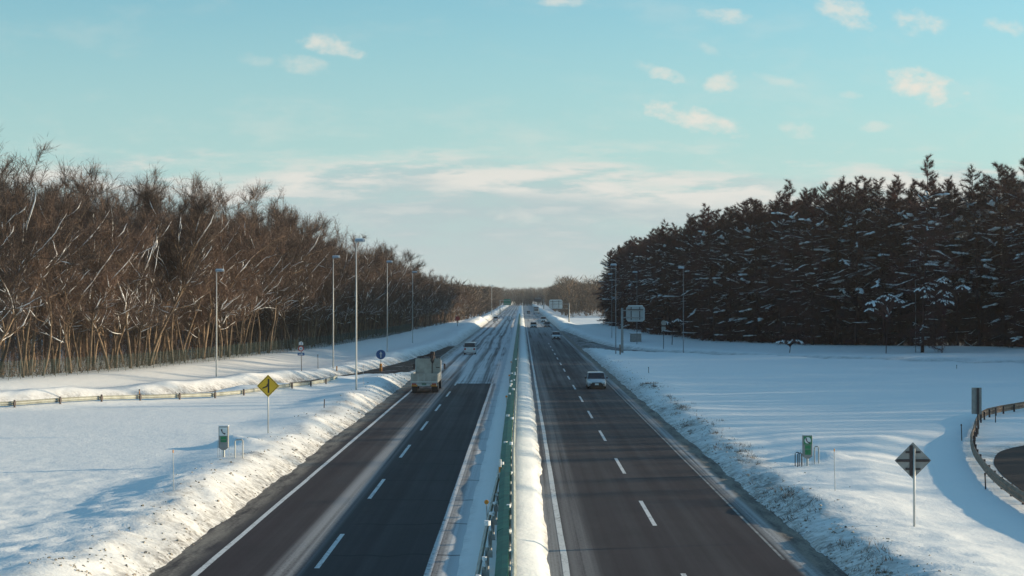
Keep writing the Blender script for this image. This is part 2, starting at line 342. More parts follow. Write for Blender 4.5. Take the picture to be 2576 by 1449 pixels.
def ground_z(x, y):
    jag = fbm(x * 0.6, y * 0.22, 3) * 0.5 + fbm(x * 1.5, y * 0.9, 5) * 0.35
    dl = XL - x + jag * 0.9; dr = x - XR + jag * 0.9
    droad = np.where(x < 0, dl, dr)
    don = polydist(x, y, ON) - ON_W + jag * 0.8; doff = polydist(x, y, OFF) - OFF_W + jag * 0.8; dloop = polydist(x, y, LOOPMID) - LOOP_W + jag * 0.25
    d = np.minimum(np.minimum(droad, don), np.minimum(doff, dloop))
    left = x < 0
    peak = np.where(left, 0.85 + 0.45 * sstep(y, 300, 520), 0.50 + 0.75 * sstep(y, 320, 600)); peak = peak * (1 + 1.1 * fbm(x * 0.08, y * 0.12, 11))
    field = np.where(left, 0.48, 0.42) + np.where(left, 0.4, 0.8) * fbm(x * 0.045, y * 0.045, 21, 3)
    rise = sstep(d, -0.1, 2.4)
    fall = sstep(d, 2.6, 7.0)
    h = rise * (peak * (1 - fall) + field * fall)
    lump = fbm(x * 0.9, y * 0.9, 31) * 0.24 + fbm(x * 2.2, y * 2.2, 41, 3) * 0.15
    rough = np.where(left, 0.12 + 1.0 * sstep(y, 96, 78) * sstep(x, -30, -22) * (0.3 + 1.6 * np.clip(fbm(x * .15, y * .15, 44, 2) + .25, 0, 1)) + 0.55 * sstep(d, 5, 1.5), 0.14 + 0.6 * sstep(d, 5, 1) + 0.5 * sstep(y, 115, 90))
    h = h + lump * rough * sstep(d, 0, 1.2)
    # low bank below the left wood and rising floor inside both woods
    h = h + 0.8 * sstep(polydist(x, y, LEDGE), 9, 1.5) * (x < 0) * rise + 0.5 * sstep(polydist(x, y, REDGE), 12, 2) * (x > 0) * rise
    # mounds at the emergency telephones
    for mx, my, mh in ((-15.3, 98.5, 0.45), (-14.2, 97.2, 0.3), (14.2, 92.6, 0.35), (15.1, 91.6, 0.3)):
        h = h + mh * np.exp(-((x - mx) ** 2 + (y - my) ** 2) / 0.8)
    h = h * (1 - 0.8 * sstep(dloop, 7.5, 4.5) * (x > 0))
    h = np.where(d < 0, np.minimum(h, -0.16), h - 0.16 * sstep(d, 1.0, 0.0))
    return h, d
LEDGE = [(-75, 60), (-58, 115), (-45.5, 156), (-40, 178), (-35.5, 210), (-29.5, 265), (-26, 330), (-24, 384), (-21, 477), (-17, 600)]
REDGE = [(150, 95), (139, 112), (124, 130), (106, 163), (93, 205), (82, 255), (72, 279), (60, 287), (43, 292), (33, 318), (28, 370), (25, 430), (24.5, 490), (24, 525)]
def spaced(lo, hi, f):
    out = [lo]
    while out[-1] < hi: out.append(out[-1] + f(out[-1]))
    return np.array(out)
gx = np.concatenate([-np.geomspace(46, 4000, 40)[::-1], spaced(-45.7, 46, lambda v: 0.27), np.geomspace(47, 4000, 40)])
gy = np.concatenate([[-600, -200, -50, 10, 35, 45], spaced(52, 2000, lambda v: 0.28 * (max(v, 60) / 60) ** 1.35), [2200, 2800, 4500]])
GX, GY = np.meshgrid(gx, gy); GZ, GD = ground_z(GX, GY)
nx, ny = len(gx), len(gy)
me = bpy.data.meshes.new('snow_field')
vs = np.stack([GX.ravel(), GY.ravel(), GZ.ravel()], 1).astype(np.float32)
i0 = (np.arange(ny - 1)[:, None] * nx + np.arange(nx - 1)[None, :]).ravel()
fs = np.stack([i0, i0 + 1, i0 + 1 + nx, i0 + nx], 1).astype(np.int32)
me.vertices.add(len(vs)); me.vertices.foreach_set('co', vs.ravel())
me.loops.add(fs.size); me.loops.foreach_set('vertex_index', fs.ravel())
me.polygons.add(len(fs)); me.polygons.foreach_set('loop_start', np.arange(0, fs.size, 4, dtype=np.int32)); me.polygons.foreach_set('loop_total', np.full(len(fs), 4, dtype=np.int32))
me.polygons.foreach_set('use_smooth', np.ones(len(fs), dtype=bool))
me.update(calc_edges=True); me.materials.append(M_SNOW)
dirt = np.clip(1.45 * (1.0 - GD / 1.9), 0, 1) ** 1.1
rb = np.exp(-((GX - 10.6) / 1.3) ** 2) * (GX > 0) * sstep(GY, 230, 70) * (0.85 + 2.0 * fbm(GX * 0.5, GY * 0.12, 51))
lb = np.exp(-((GX + 12.6) / 1.2) ** 2) * (GX < 0) * (0.42 + 1.3 * fbm(GX * 0.6, GY * 0.3, 52)) * sstep(GY, 200, 120)
dirt = np.clip(np.maximum(np.maximum(dirt, rb), lb), 0, 1) * np.where(np.abs(GX) < 300, 1, 0)
a = me.attributes.new('dirt', 'FLOAT', 'POINT'); a.data.foreach_set('value', dirt.ravel().astype(np.float32))
structure(link('snow_field', me))
def gz(x, y): return float(ground_z(np.array([float(x)]), np.array([float(y)]))[0][0])

# ------------------------------------------------------------------ roads
def strip(name, left, right, z, m, parent=None):
    v = [(x, y, z) for p in zip(left, right) for (x, y) in p]; n = len(left)
    return MB().add(v, [(2 * i, 2 * i + 1, 2 * i + 3, 2 * i + 2) for i in range(n - 1)]).build(name, m, parent)
def offset(P, w):
    out = []
    for i, (x, y) in enumerate(P):
        a, b = P[max(i - 1, 0)], P[min(i + 1, len(P) - 1)]; tx, ty = b[0] - a[0], b[1] - a[1]; l = math.hypot(tx, ty)
        out.append((x + ty / l * w, y - tx / l * w))
    return out
ys = [20 + i * 20 for i in range(92)]
road = structure(strip('road', [(XL - 0.6, y) for y in ys], [(XR + 0.6, y) for y in ys], 0.0, M_ROAD))
structure(strip('entry_ramp', offset(ON, -ON_W - .8), offset(ON, ON_W + .8), -0.02, M_RAMP))
structure(strip('exit_ramp', offset(OFF, -OFF_W - .8), offset(OFF, OFF_W + .8), -0.02, M_OFF))
structure(strip('loop_ramp', offset(LOOPMID, -LOOP_W - .6), offset(LOOPMID, LOOP_W + .6), -0.02, M_LOOP))
def line(x0, x1, y0, y1, name='edge_line', step=6.0):
    n = max(1, int((y1 - y0) / step)); rr = random.Random(int(x0 * 100) + int(y0))
    v = []
    for i in range(n + 1):
        y = y0 + (y1 - y0) * i / n; j = rr.uniform(-.012, .012); v += [(x0 + j, y, 0.004), (x1 + j + rr.uniform(-.012, .012), y, 0.004)]
    return MB().add(v, [(2 * i, 2 * i + 1, 2 * i + 3, 2 * i + 2) for i in range(n)]).build(name, M_PAINT, road)
line(-9.96, -9.76, 30, 182); line(-2.95, -2.75, 30, 182); line(1.27, 1.47, 30, 640); line(8.34, 8.44, 60, 300).data.materials[0] = mat('road_paint_worn', (0.22, 0.22, 0.22), 0.7, var=0.5, vscale=1.2)
yb = CAMH * F / 678
dash = MB().add([(-.08, 0, .004), (.08, 0, .004), (.08, 8.4, .004), (-.08, 8.4, .004)], [(0, 1, 2, 3)]).mesh('lane_dash', M_PAINT)
for k in range(7): link('lane_dash', dash, road, (-6.34, yb - 0.4 + 20.0 * (k - 0) - 0.0, 0))
yb2 = CAMH * F / (1322 - V0)
for k in range(-1, 14): link('lane_dash', dash, road, (4.90, yb2 + 20.3 * k, 0))

# ------------------------------------------------------------------ median: snow, guard rails, green screen
def lerp(x, xs, ys): return float(np.interp(x, xs, ys))
YY = [40, 52, 91, 180, 2000]
def x_lrail(y): return lerp(y, [40, 52, 66, 78, 86, 200], [-1.30, -1.21, -1.13, -1.0, -.96, -1.06])
def x_rrail(y): return lerp(y, [40, 52, 97, 180], [-.18, -.20, -.40, -.46])
def x_gl(y): return lerp(y, [40, 52, 91, 180], [-.66, -.70, -.97, -1.02])
def x_gr(y): return lerp(y, [40, 52, 91, 180], [-.34, -.37, -.52, -.55])
prof = [(-2.15, -.04), (-1.95, .01), (-1.7, .06), (-1.4, .14), (-1.15, .20), (-.8, .20), (-.45, .34), (-.25, .44), (.1, .40), (.42, .34), (.62, .24), (.78, .09), (.90, -.05)]
ysm = list(spaced(40, 1750, lambda v: 0.5 * (max(v, 50) / 50) ** 1.4)); v = []; f = []; npf = len(prof)
for i, y in enumerate(ysm):
    fl = 1 + 0.2 * (float(fbm(np.array([0.0]), np.array([y * 0.11]), 61)[0]))
    for j, (x, z) in enumerate(prof):
        jx = 0.22 * float(fbm(np.array([x * .8]), np.array([y * 0.35]), 62)[0]) if j in (0, 1, 10, 11, 12) else 0
        jz = 0.15 * float(fbm(np.array([x * 1.5]), np.array([y * 0.6]), 63)[0]) * min(1.0, max(0.0, z / 0.3))
        v.append((x + jx + (0.12 if y > 89 and x > .3 else 0.0), y, z * (fl if x > -.4 else 1) + jz))
f = [(i * npf + j, i * npf + j + 1, (i + 1) * npf + j + 1, (i + 1) * npf + j) for i in range(len(ysm) - 1) for j in range(npf - 1)]
ms = MB().add(v, f).build('median_snow', M_SNOW, smooth=True); structure(ms)
a = ms.data.attributes.new('dirt', 'FLOAT', 'POINT'); va = np.array(v)
a.data.foreach_set('value', np.clip(np.maximum((va[:, 0] - .62) / .3, (-1.75 - va[:, 0]) / .9) + .5 * fbm(va[:, 0] * 2, va[:, 1] * .4, 77), 0, .85).astype(np.float32))
def wbeam(mb, p, q, z, side, hgt=0.32, dep=0.07):
    d = Vector((q[0] - p[0], q[1] - p[1], 0)).normalized(); nrm = Vector((d.y, -d.x, 0)) * side
    pr = [(0, 0), (.4, .12), (1, .25), (.4, .38), (.2, .5), (.4, .62), (1, .75), (.4, .88), (0, 1)]
    pr = pr + [(a - .35, b) for a, b in reversed(pr)]
    mb.loft([[tuple(Vector((e[0], e[1], z)) + nrm * (a * dep) + Vector((0, 0, b * hgt))) for a, b in pr] for e in (p, q)])
    return mb
post = MB().tube([(0, 0, -.3), (0, 0, .92)], .06, 8).box(-.02, .16, -.04, .04, .62, .80)
post_me = post.mesh('post', M_GALV); cap_me = MB().disc((0, 0, .95), .075, 'z', .08, 10).mesh('snow_cap', M_TSNOW)
post_r = MB().tube([(0, 0, -.3), (0, 0, .92)], .06, 8).box(-.16, .02, -.04, .04, .62, .80).mesh('post', M_GALV)
def median_rail(fx, side, label):
    t = thing('guard_rail', label, 'guard rail', (0, 0, 0), group='guard rails of the median')
    yk = [44 + 4 * k for k in range(41)] + [208 + 24 * k for k in range(24)]
    for a_, b_ in zip(yk[:-1], yk[1:]):
        wbeam(MB(), (fx(a_), a_), (fx(b_) - 0.002, b_), .52, side).build('beam', M_RAIL, t)
    for y in yk[:41]:
        o = link('post', post_me if side < 0 else post_r, t, (fx(y) - side * .16, y, 0))
        if random.random() < .55: link('snow_cap', cap_me, t, (fx(y) - side * .16 + random.uniform(-.03, .03), y, random.uniform(-.02, .0))).scale = (random.uniform(.9, 1.5),) * 2 + (random.uniform(.8, 1.8),)
    return t
median_rail(x_lrail, -1, 'cream guard rail on the left side of the green median screen')
median_rail(x_rrail, 1, 'grey guard rail between the green screen and the sunlit snow ridge')
scr = thing('anti_glare_screen', 'long dark green anti-glare screen running along the middle of the median', 'screen')
yk = [44 + 4.6 * k for k in range(50)] + [274 + 18.4 * k for k in range(30)]
sp_me = MB().tube([(0, 0, .0), (0, 0, 1.1)], .035, 6).mesh('screen_post', M_GALV)
for i, (a_, b_) in enumerate(zip(yk[:-1], yk[1:])):
    j = random.uniform(-.015, .015); w0, w1 = x_gl(a_) + j, x_gr(a_) + j; e0, e1 = x_gl(b_) + j, x_gr(b_) + j
    def ring(l, r, y):                                       # sagging sheet with rolled edges
        c = (l + r) / 2; return [(l, y, .76), (l, y, 1.18), (c, y, 1.27), (r, y, 1.30), (r + .0, y, .78), (c, y, .90)]
    MB().loft([ring(w0 - .012, w1 + .012, a_), ring(e0, e1, b_ + .04)]).build('screen_panel', M_GREEN, scr)
    if a_ < 200: link('screen_post', sp_me, scr, ((w0 + w1) / 2, a_ + .1, 0.1))
# delineators and distance post on the left rail
def delineator(y, label, xo=0.0):
    x = x_lrail(y) - .05 + xo
    t = thing('delineator', label, 'delineator', (x, y, .6), group='orange delineators of the median')
    MB().tube([(0, 0, -.2), (-.03, 0, .62)], .022, 6).build('stem', M_GALV, t)
    MB().disc((-.03, 0, .68), .08, 'y', .035, 16).build('reflector', M_ORANGE, t)
delineator(CAMH * .88 * F / (1262 - V0 - 3) - 3, 'round orange delineator on the cream rail, nearest to the viewer')
for yy, lb in ((134, 'orange delineator above the median screen, second from the viewer'), (170, 'orange delineator above the median screen, third from the viewer'), (205, 'small orange delineator near the far part of the median screen')): delineator(yy, lb)
KY = 79.0; t = thing('distance_post', 'orange and white distance post with a small grey number plate', 'post', (-.90, KY, .30))
for nm, z0_, z1_, mm in (('orange_band', 0, .44, M_ORANGE), ('white_band', .441, .70, M_WHITE), ('orange_band', .701, .94, M_ORANGE), ('white_band', .941, 1.25, M_WHITE)):
    MB().tube([(0, 0, z0_), (0, 0, z1_)], .055, 10).build(nm, mm, t)
pl = MB().box(-.15, .26, -.09, -.062, .48, .70, .008).build('number_plate', M_WHITE, t); text_mesh('132.1', .15, 'number', M_BLACK, pl, (.055, -.095, .59))

def place(u, v):
    z = 0.3
    for _ in range(6): x, y = at(u, v, z); z = gz(x, y)
    return x, y, z

# ------------------------------------------------------------------ guard rails of the ramps
def ramp_rail(P, label, m, side, z0, step=4.0, posts=True, bh=.31):
    t = thing('guard_rail', label, 'guard rail', (0, 0, 0), group=None)
    pts = [P[0]]; accl = 0
    dense = []
    for a_, b_ in zip(P[:-1], P[1:]):
        for k in range(20): dense.append((a_[0] + (b_[0] - a_[0]) * k / 20, a_[1] + (b_[1] - a_[1]) * k / 20))
    for a_, b_ in zip(dense[:-1], dense[1:]):
        accl += math.hypot(b_[0] - a_[0], b_[1] - a_[1])
        if accl >= step: pts.append(b_); accl = 0
    pm = MB().box(-.055, .055, -.055, .055, -.7, .80, .01).box(-.10, .10, -.05, .05, .42, .66, .01).mesh('post', M_DARK)
    for i, (a_, b_) in enumerate(zip(pts[:-1], pts[1:])):
        dv = Vector((b_[0] - a_[0], b_[1] - a_[1], 0)); dn = Vector((dv.y, -dv.x, 0)).normalized() * side
        za, zb = z0(a_), z0(b_)
        mb = MB(); wbeam(mb, a_, b_, 0, side, bh, .08)
        h = len(mb.v) // 2; mb.v = [(x, y, z + (za if k < h else zb) + .40) for k, (x, y, z) in enumerate(mb.v)]
        mb.build('beam', m, t)
        if posts:
            o = link('post', pm, t, (a_[0] - dn.x * .14, a_[1] - dn.y * .14, za)); o.rotation_euler.z = math.atan2(dv.y, dv.x)
    return t
LR = smooth_line([(-56, 111), (-45.5, 121), (-36.0, 129.5), (-28.6, 140.5), (-23.9, 147.5), (-18.9, 160), (-16.2, 172.5)], 8)
ramp_rail(LR, 'cream guard rail with dark posts beside the snowy entry ramp on the left', M_RAIL, -1, lambda p: gz(*p) - .30)
ramp_rail(LOOPRAIL[4:], 'rusty brown curved guard rail along the loop ramp at the right edge', M_RUST, 1, lambda p: gz(*p) - .28, 3.0, True, .46)

# ------------------------------------------------------------------ lamps
M_LAMPDK = mat('lamp_shaded', (0.20, 0.20, 0.21), 0.6, 0.1, var=0.12)  # darkened pole grey: shade on the right-hand lamps put into the colour
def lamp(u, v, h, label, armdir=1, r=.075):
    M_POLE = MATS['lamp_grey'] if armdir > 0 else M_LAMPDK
    x, y, z = place(u, v); hh = h + 0.0
    t = thing('street_lamp', label, 'street lamp', (x, y, z - .15), group='street lamps along the ramps')
    MB().tube([(0, 0, 0), (0, 0, .5), (0, 0, hh * .5), (0, 0, hh)], [r, r * .95, r * .78, r * .55], 10).build('pole', M_POLE, t, True)
    MB().tube([(0, 0, hh - .05), (armdir * .25, 0, hh + .06), (armdir * .5, 0, hh + .10)], .05, 8).build('arm', M_POLE, t)
    hd = MB().loft([[(armdir * xx, yy * w, hh + zz) for yy, zz in ((-.5, .0), (.5, .0), (.62, .08), (.4, .2), (-.4, .2), (-.62, .08))] for xx, w in ((-.12, .18), (.05, .34), (.55, .36), (.74, .20))]).build('lamp_head', M_LAMP, t)
    MB().loft([[(armdir * xx, yy * w, hh + .2 + zz) for yy, zz in ((-.4, .003), (.4, .003), (.25, .07), (-.25, .07))] for xx, w in ((-.06, .18), (.08, .34), (.52, .34), (.70, .20))]).build('snow_cap', M_TSNOW, hd)
    return t
lamp(544, 966, 10.5, 'grey street lamp by the left wood, standing nearest the left edge', r=.08)
lamp(838, 924, 12.2, 'grey street lamp on the left bank beside the triple road sign', r=.08)
lamp(896, 980, 12.4, 'tallest grey street lamp on the left, between yellow diamond sign and truck', r=.08)
lamp(974, 888, 12.3, 'grey street lamp directly behind the round blue arrow sign')
lamp(1038, 863, 12.2, 'slim grey street lamp at the left wood edge, farthest of the left row')
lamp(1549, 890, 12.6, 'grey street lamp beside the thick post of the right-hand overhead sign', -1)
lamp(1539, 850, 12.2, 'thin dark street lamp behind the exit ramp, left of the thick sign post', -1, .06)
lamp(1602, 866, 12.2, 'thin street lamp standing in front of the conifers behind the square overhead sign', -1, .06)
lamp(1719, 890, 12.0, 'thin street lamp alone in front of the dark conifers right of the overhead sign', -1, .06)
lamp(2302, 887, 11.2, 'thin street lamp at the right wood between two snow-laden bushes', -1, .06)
lamp(1237, 792, 12.0, 'faint far street lamp at the left roadside near the green overhead sign', 1, .12)

# ------------------------------------------------------------------ signs
def ngon(r, n, rot=0): return [(r * math.cos(2 * math.pi * k / n + rot), r * math.sin(2 * math.pi * k / n + rot)) for k in range(n)]
x, y, z = place(674, 1090)
t = thing('warning_sign', 'yellow diamond merge warning sign on a pole in the left snow', 'road sign', (x, y, z - .3)); H0 = 3.04
MB().tube([(0, .06, 0), (0, .06, H0 + .45)], .04, 10).build('pole', M_POLE, t, True)
pb = MB().poly(ngon(.65, 4), 0, .012, 0, H0).build('sign_plate', M_YELLOW, t)
for k in range(4):
    p, q = ngon(.60, 4)[k], ngon(.60, 4)[(k + 1) % 4]; p2, q2 = ngon(.57, 4)[k], ngon(.57, 4)[(k + 1) % 4]
    MB().poly([p, q, q2, p2], -.008, .003, 0, H0).build('border', M_BLACK, pb)
MB().poly([(-.02, -.40), (.075, -.40), (.075, .40), (-.02, .40)], -.009, .004, 0, H0).build('merge_symbol', M_BLACK, pb)
MB().poly([(-.34, -.17), (-.30, -.085), (-.10, .0), (-.035, .14), (-.02, .14), (-.02, -.03), (-.08, -.075)][::-1], -.010, .004, 0, H0).build('merge_symbol', M_BLACK, pb)
# back of a diamond sign, right
x, y, z = place(2295, 1323)
t = thing('warning_sign', 'grey back of a diamond sign on a pole in the right snow', 'road sign', (x, y, z - .3)); H0 = 2.60
MB().tube([(.03, -.07, 0), (.03, -.07, H0 + .42)], .04, 10).build('pole', M_POLE, t, True)
pb = MB().poly(ngon(.64, 4), 0, .012, 0, H0).build('sign_plate', M_SGREY, t)
MB().box(-.58, .58, -.035, -.008, H0 - .045, H0 + .045).build('stiffener', M_DARK, pb); MB().box(-.12, -.01, -.04, -.0085, H0 - .53, H0 + .53).build('stiffener', M_DARK, pb)
MB().box(-.26, .26, -.034, -.008, H0 + .26, H0 + .33).build('stiffener', M_DARK, pb); MB().box(-.26, .26, -.034, -.008, H0 - .33, H0 - .26).build('stiffener', M_DARK, pb)
# tall back of a sign at the loop
x, y, z = place(2455, 1076)
t = thing('chevron_sign', 'tall narrow grey sign back with dark post above the curved rail', 'road sign', (x, y, z - .3))
MB().tube([(.06, -.05, 0), (.06, -.05, 3.05)], .045, 10).build('post', M_DARK, t, True); MB().box(-.30, .30, -.006, .006, 1.50, 3.08).build('sign_plate', M_SGREY, t)
for zz in (1.72, 2.25, 2.8): MB().box(-.24, .26, -.03, -.007, zz, zz + .05).build('stiffener', M_SGREY, t)
MB().tube([(-.12, -.35, -.3), (-.12, -.35, 1.1)], .035, 8).build('brace', M_DARK, t)
MB().box(-.01, .13, -.105, -.095, 1.5, 3.06).build('post_shield', M_DARK, t)
# keep-left arrow sign with padded base
x, y, z = place(958, 937)
t = thing('arrow_sign', 'round blue sign with white up arrow on an orange padded post', 'road sign', (x, y, z - .05)); HS = 2.08
MB().tube([(0, 0, 0), (0, 0, 2.4)], .035, 8).build('pole', M_POLE, t)
MB().tube([(0, 0, 0), (0, 0, .08), (0, 0, .98), (0, 0, 1.05)], [.13, .15, .15, .11], 12).build('padding', M_ORANGE, t, True)
for k in range(2): MB().tube([(0, 0, .3 + .4 * k), (0, 0, .36 + .4 * k)], .153, 12).build('pad_band', M_RUST, t)
pb = MB().disc((0, -.05, HS), .54, 'y', .02, 32).build('sign_plate', M_BLUE, t)
MB().poly([(-.055, -.36), (.055, -.36), (.055, .06), (.15, .06), (0, .36), (-.15, .06), (-.055, .06)], -.064, .004, 0, HS).build('arrow', M_WHITE, pb)
# triple sign
x, y, z = place(757, 938)
t = thing('speed_sign', 'slim post with white marker, red-ringed speed sign and blue arrow plate', 'road sign', (x, y, z - .2))
MB().tube([(.06, 0, 0), (.0, 0, 3.3)], .035, 8).build('pole', M_DARK, t)
MB().poly([(-.22, -.15), (.22, -.15), (.22, .10), (0, .24), (-.22, .10)], -.05, .012, 0, 3.02).build('marker_plate', M_WHITE, t)
MB().box(.0, .06, -.064, -.058, 2.90, 3.16).build('marker_stripe', M_BLUE, t)
pb = MB().disc((0, -.05, 2.50), .29, 'y', .014, 28).build('speed_plate', M_RED, t); MB().disc((0, -.06, 2.50), .20, 'y', .006, 24).build('speed_field', M_WHITE, pb)
text_mesh('40', .27, 'speed_number', M_BLUE, pb, (0, -.066, 2.50))
pb = MB().box(-.35, .35, -.057, -.045, 1.78, 2.06).build('arrow_plate', M_BLUE, t)
MB().poly([(-.25, -.035), (.02, -.035), (.02, -.10), (.24, 0), (.02, .10), (.02, .035), (-.25, .035)], -.062, .004, 0, 1.92).build('arrow', M_WHITE, pb)
# red sign far left
x, y, z = place(1151, 822); t = thing('stop_sign', 'small red sign on a short post on the far left snow bank', 'road sign', (x, y, z - .1))
MB().tube([(0, 0, 0), (0, 0, 2.2)], .06, 8).build('pole', M_DARK, t); MB().poly(ngon(.62, 8, R(22.5)), -.08, .03, 0, 2.0).build('sign_plate', M_RED, t); MB().box(-.3, .3, -.10, -.05, 1.05, 1.3).build('lower_plate', M_DARK, t)
# small round sign on the right
x, y, z = place(1669, 877); t = thing('small_sign', 'small grey sign backs on a slim post before the right conifers', 'road sign', (x, y, z - .1))
MB().tube([(0, 0, 0), (0, 0, 4.4)], .05, 8).build('pole', M_DARK, t); MB().disc((0, -.06, 4.1), .38, 'y', .02, 20).build('upper_plate', M_SGREY, t); MB().box(-.32, .32, -.07, -.055, 2.9, 3.5).build('lower_plate', M_SGREY, t)
# overhead boards
def overhead(name, label, px, py, board, m, armz, side, r=.17, front=False):
    (x0, x1, z0, z1) = board; z = min(0.4, gz(px, py)) if abs(px) < 300 else 0
    t = thing(name, label, 'road sign', (px, py, z - .2), group='overhead road signs'); k = z - .2
    ztop = max(armz) + .35
    MB().tube([(0, 0, 0), (0, 0, 1.2), (0, 0, ztop - k)], [r, r, r * .85], 12).build('post', M_SGREY, t, True)
    for zz in armz: MB().tube([(0, 0, zz - k), (side * (abs(x1 - px) if side > 0 else abs(x0 - px)) * .92, 0, zz - k)], .07, 8).build('arm', M_SGREY if not front else M_POLE, t)
    c = .28 if not front else .02
    pts = [(x0 - px + c, z0 - k), (x1 - px - c, z0 - k), (x1 - px, z0 - k + c), (x1 - px, z1 - k - c), (x1 - px - c, z1 - k), (x0 - px + c, z1 - k), (x0 - px, z1 - k - c), (x0 - px, z0 - k + c)]
    pb = MB().poly(pts, .14, .05).build('board', m, t)
    if not front:
        for xx in (.27, .73): MB().box(x0 - px + (x1 - x0) * xx - .06, x0 - px + (x1 - x0) * xx + .06, .03, .11, z0 - k + .25, z1 - k - .12).build('stiffener', M_DARK, pb)
        MB().box(x0 - px + .2, x1 - px - .2, .05, .112, z1 - k - .52, z1 - k - .42).build('stiffener', M_DARK, pb)
        MB().box(x0 - px + .3, x1 - px - .3, .05, .2, z1 - k + .002, z1 - k + .09).build('snow_cap', M_TSNOW, pb)
    return t
sx, sy = at(1565, 889, 0.3)
def pz(v, Y): return CAMH - (v - V0) / F * Y
def pxx(u, Y): return (u - U0) / F * Y
M_BOARD = mat('board_back', (0.34, 0.37, 0.38), 0.5, 0.2, var=0.12, vscale=0.8)
overhead('overhead_sign', 'pale grey rounded sign board on a thick post beside the exit ramp', sx, sy, (pxx(1575, sy), pxx(1622, sy), pz(809, sy), pz(770, sy)), M_BOARD, (pz(781, sy), pz(799, sy)), 1, .19)
overhead('overhead_sign', 'wide pale double board hanging over the far right carriageway', pxx(1431.5, 566), 566, (pxx(1381.5, 566), pxx(1414.8, 566), pz(776.8, 566), pz(754.6, 566)), mat('board_pale', (0.50, 0.56, 0.58), 0.5, 0.1, var=0.1), (pz(765, 566), pz(777, 566)), -1, .2)
overhead('overhead_sign', 'small dark board over the right carriageway at the far bend', pxx(1368, 1100), 1100, (pxx(1344, 1100), pxx(1362, 1100), pz(759, 1100), pz(750.5, 1100)), M_DARK, (pz(753, 1100), pz(757, 1100)), -1, .25)
gs = overhead('overhead_sign', 'green direction board over the far left carriageway', pxx(1258, 900), 900, (pxx(1267, 900), pxx(1285, 900), pz(767.5, 900), pz(752.5, 900)), mat('board_green', (0.03, 0.22, 0.15), 0.5), (pz(756, 900), pz(764, 900)), 1, .2, True)
# emergency telephones
def phone(u, v, label, hh, rails):
    x, y, z = place(u, v)
    t = thing('emergency_telephone', label, 'telephone', (x, y, z - .25), group='emergency telephones')
    b = hh
    MB().tube([(0, 0, 0), (0, 0, b + .1)], .055, 10).build('post', M_POLE, t)
    MB().loft([[(-.09, -.08, b - .07), (.09, -.08, b - .07), (.09, .08, b - .07), (-.09, .08, b - .07)], [(-.22, -.12, b + .04), (.22, -.12, b + .04), (.22, .12, b + .04), (-.22, .12, b + .04)]]).build('funnel', M_SGREY, t)
    bx = MB().box(-.225, .225, -.13, .13, b + .04, b + 1.03, .012).build('cabinet', M_SGREY, t)
    MB().box(-.19, .19, -.140, -.1305, b + .60, b + .99).build('symbol_field', M_WHITE if rails else M_SGREEN, bx)
    MB().disc((0, -.141, b + .80), .15, 'y', .006, 24).build('symbol_disc', M_WHITE, bx)
    MB().tube([(-.08, -.15, b + .90), (-.06, -.15, b + .80), (.0, -.15, b + .72), (.09, -.15, b + .68)], [.035, .02, .02, .035], 8).build('handset', M_BLACK, bx)
    MB().box(-.13, .15, -.140, -.1305, b + .42 if rails else b + .40, b + .57).build('green_plate', M_SGREEN, bx)
    MB().box(-.13, .15, -.140, -.1305, b + (.30 if rails else .12), b + (.40 if rails else .37)).build('green_plate', M_SGREEN, bx)
    MB().box(-.24, .24, -.14, .14, b + 1.032, b + 1.075, .012).build('snow_cap', M_TSNOW, bx)
    for xx in (-.29, -.20, -.11, .24): MB().tube([(xx, .1, -.2), (xx, .1, b + .05 if xx != -.29 else b + .35)], .012, 6).build('fence_bar', M_POLE, t)
    return t, x, y, z
def hoop(x, y, z, rz, label, m, w=.30, h=.85):
    t = thing('hand_rail', label, 'hand rail', (x, y, z - .15), rz, group='hand rails at the emergency telephones')
    MB().tube([(-w / 2, 0, -.2), (-w / 2, 0, h), (-w / 2 + .05, 0, h + .05), (w / 2 - .05, 0, h + .05), (w / 2, 0, h), (w / 2, 0, -.2)], .024, 8).build('hoop', m, t)
    MB().tube([(-w / 2, .35, -.2), (-w / 2, .35, h), (-w / 2 + .05, .35, h + .05), (w / 2 - .05, .35, h + .05), (w / 2, .35, h), (w / 2, .35, -.2)], .024, 8).build('hoop', m, t)
t, x, y, z = phone(562.5, 1150, 'grey emergency telephone cabinet with handset symbol in the left snow', .66, True)
hoop(x + .78, y - .5, gz(x + .78, y - .5), 0.1, 'bent metal hand rail right of the left emergency telephone', M_POLE, .36, .95)
t, x, y, z = phone(2030, 1172, 'green emergency telephone cabinet with handset symbol in the right snow', .66, False)
hoop(x - .42, y - .4, gz(x - .42, y - .4), .2, 'dark metal hand rail left of the right emergency telephone', M_DARK, .2, .75)
hoop(x + .48, y + .2, gz(x + .48, y + .2), -.1, 'pale metal hand rail right of the right emergency telephone', M_POLE, .2, .9)
# snow poles
def snow_pole(u, v, h, label, m=None, r=.015, tip=True):
    x, y, z = place(u, v); t = thing('snow_pole', label, 'pole', (x, y, z - .15), random.uniform(-.1, .1), group='snow poles')
    lx = random.uniform(-.04, .04)
    MB().tube([(0, 0, -.2), (lx * .5, 0, h * .5), (lx, 0, h + .15)], r, 8).build('pole', m or M_POLE, t)
    if tip: MB().tube([(lx, 0, h + .151), (lx, 0, h + .26)], r * 1.5, 8).build('tip', M_ORANGE if m is None else M_DARK, t)
snow_pole(437, 1234, 1.45, 'thin pale snow pole standing alone in the left snow below the telephone')
snow_pole(2100, 1235, 1.6, 'thin pale snow pole beside the right emergency telephone')
snow_pole(914, 974, 1.7, 'thin snow pole just right of the tallest left lamp')
snow_pole(350, 1000, 1.0, 'short orange snow pole at the cream guard rail', M_ORANGE, .04)
snow_pole(815, 1026, .6, 'short dark stake in the snow left of the road', M_DARK, .035, False)
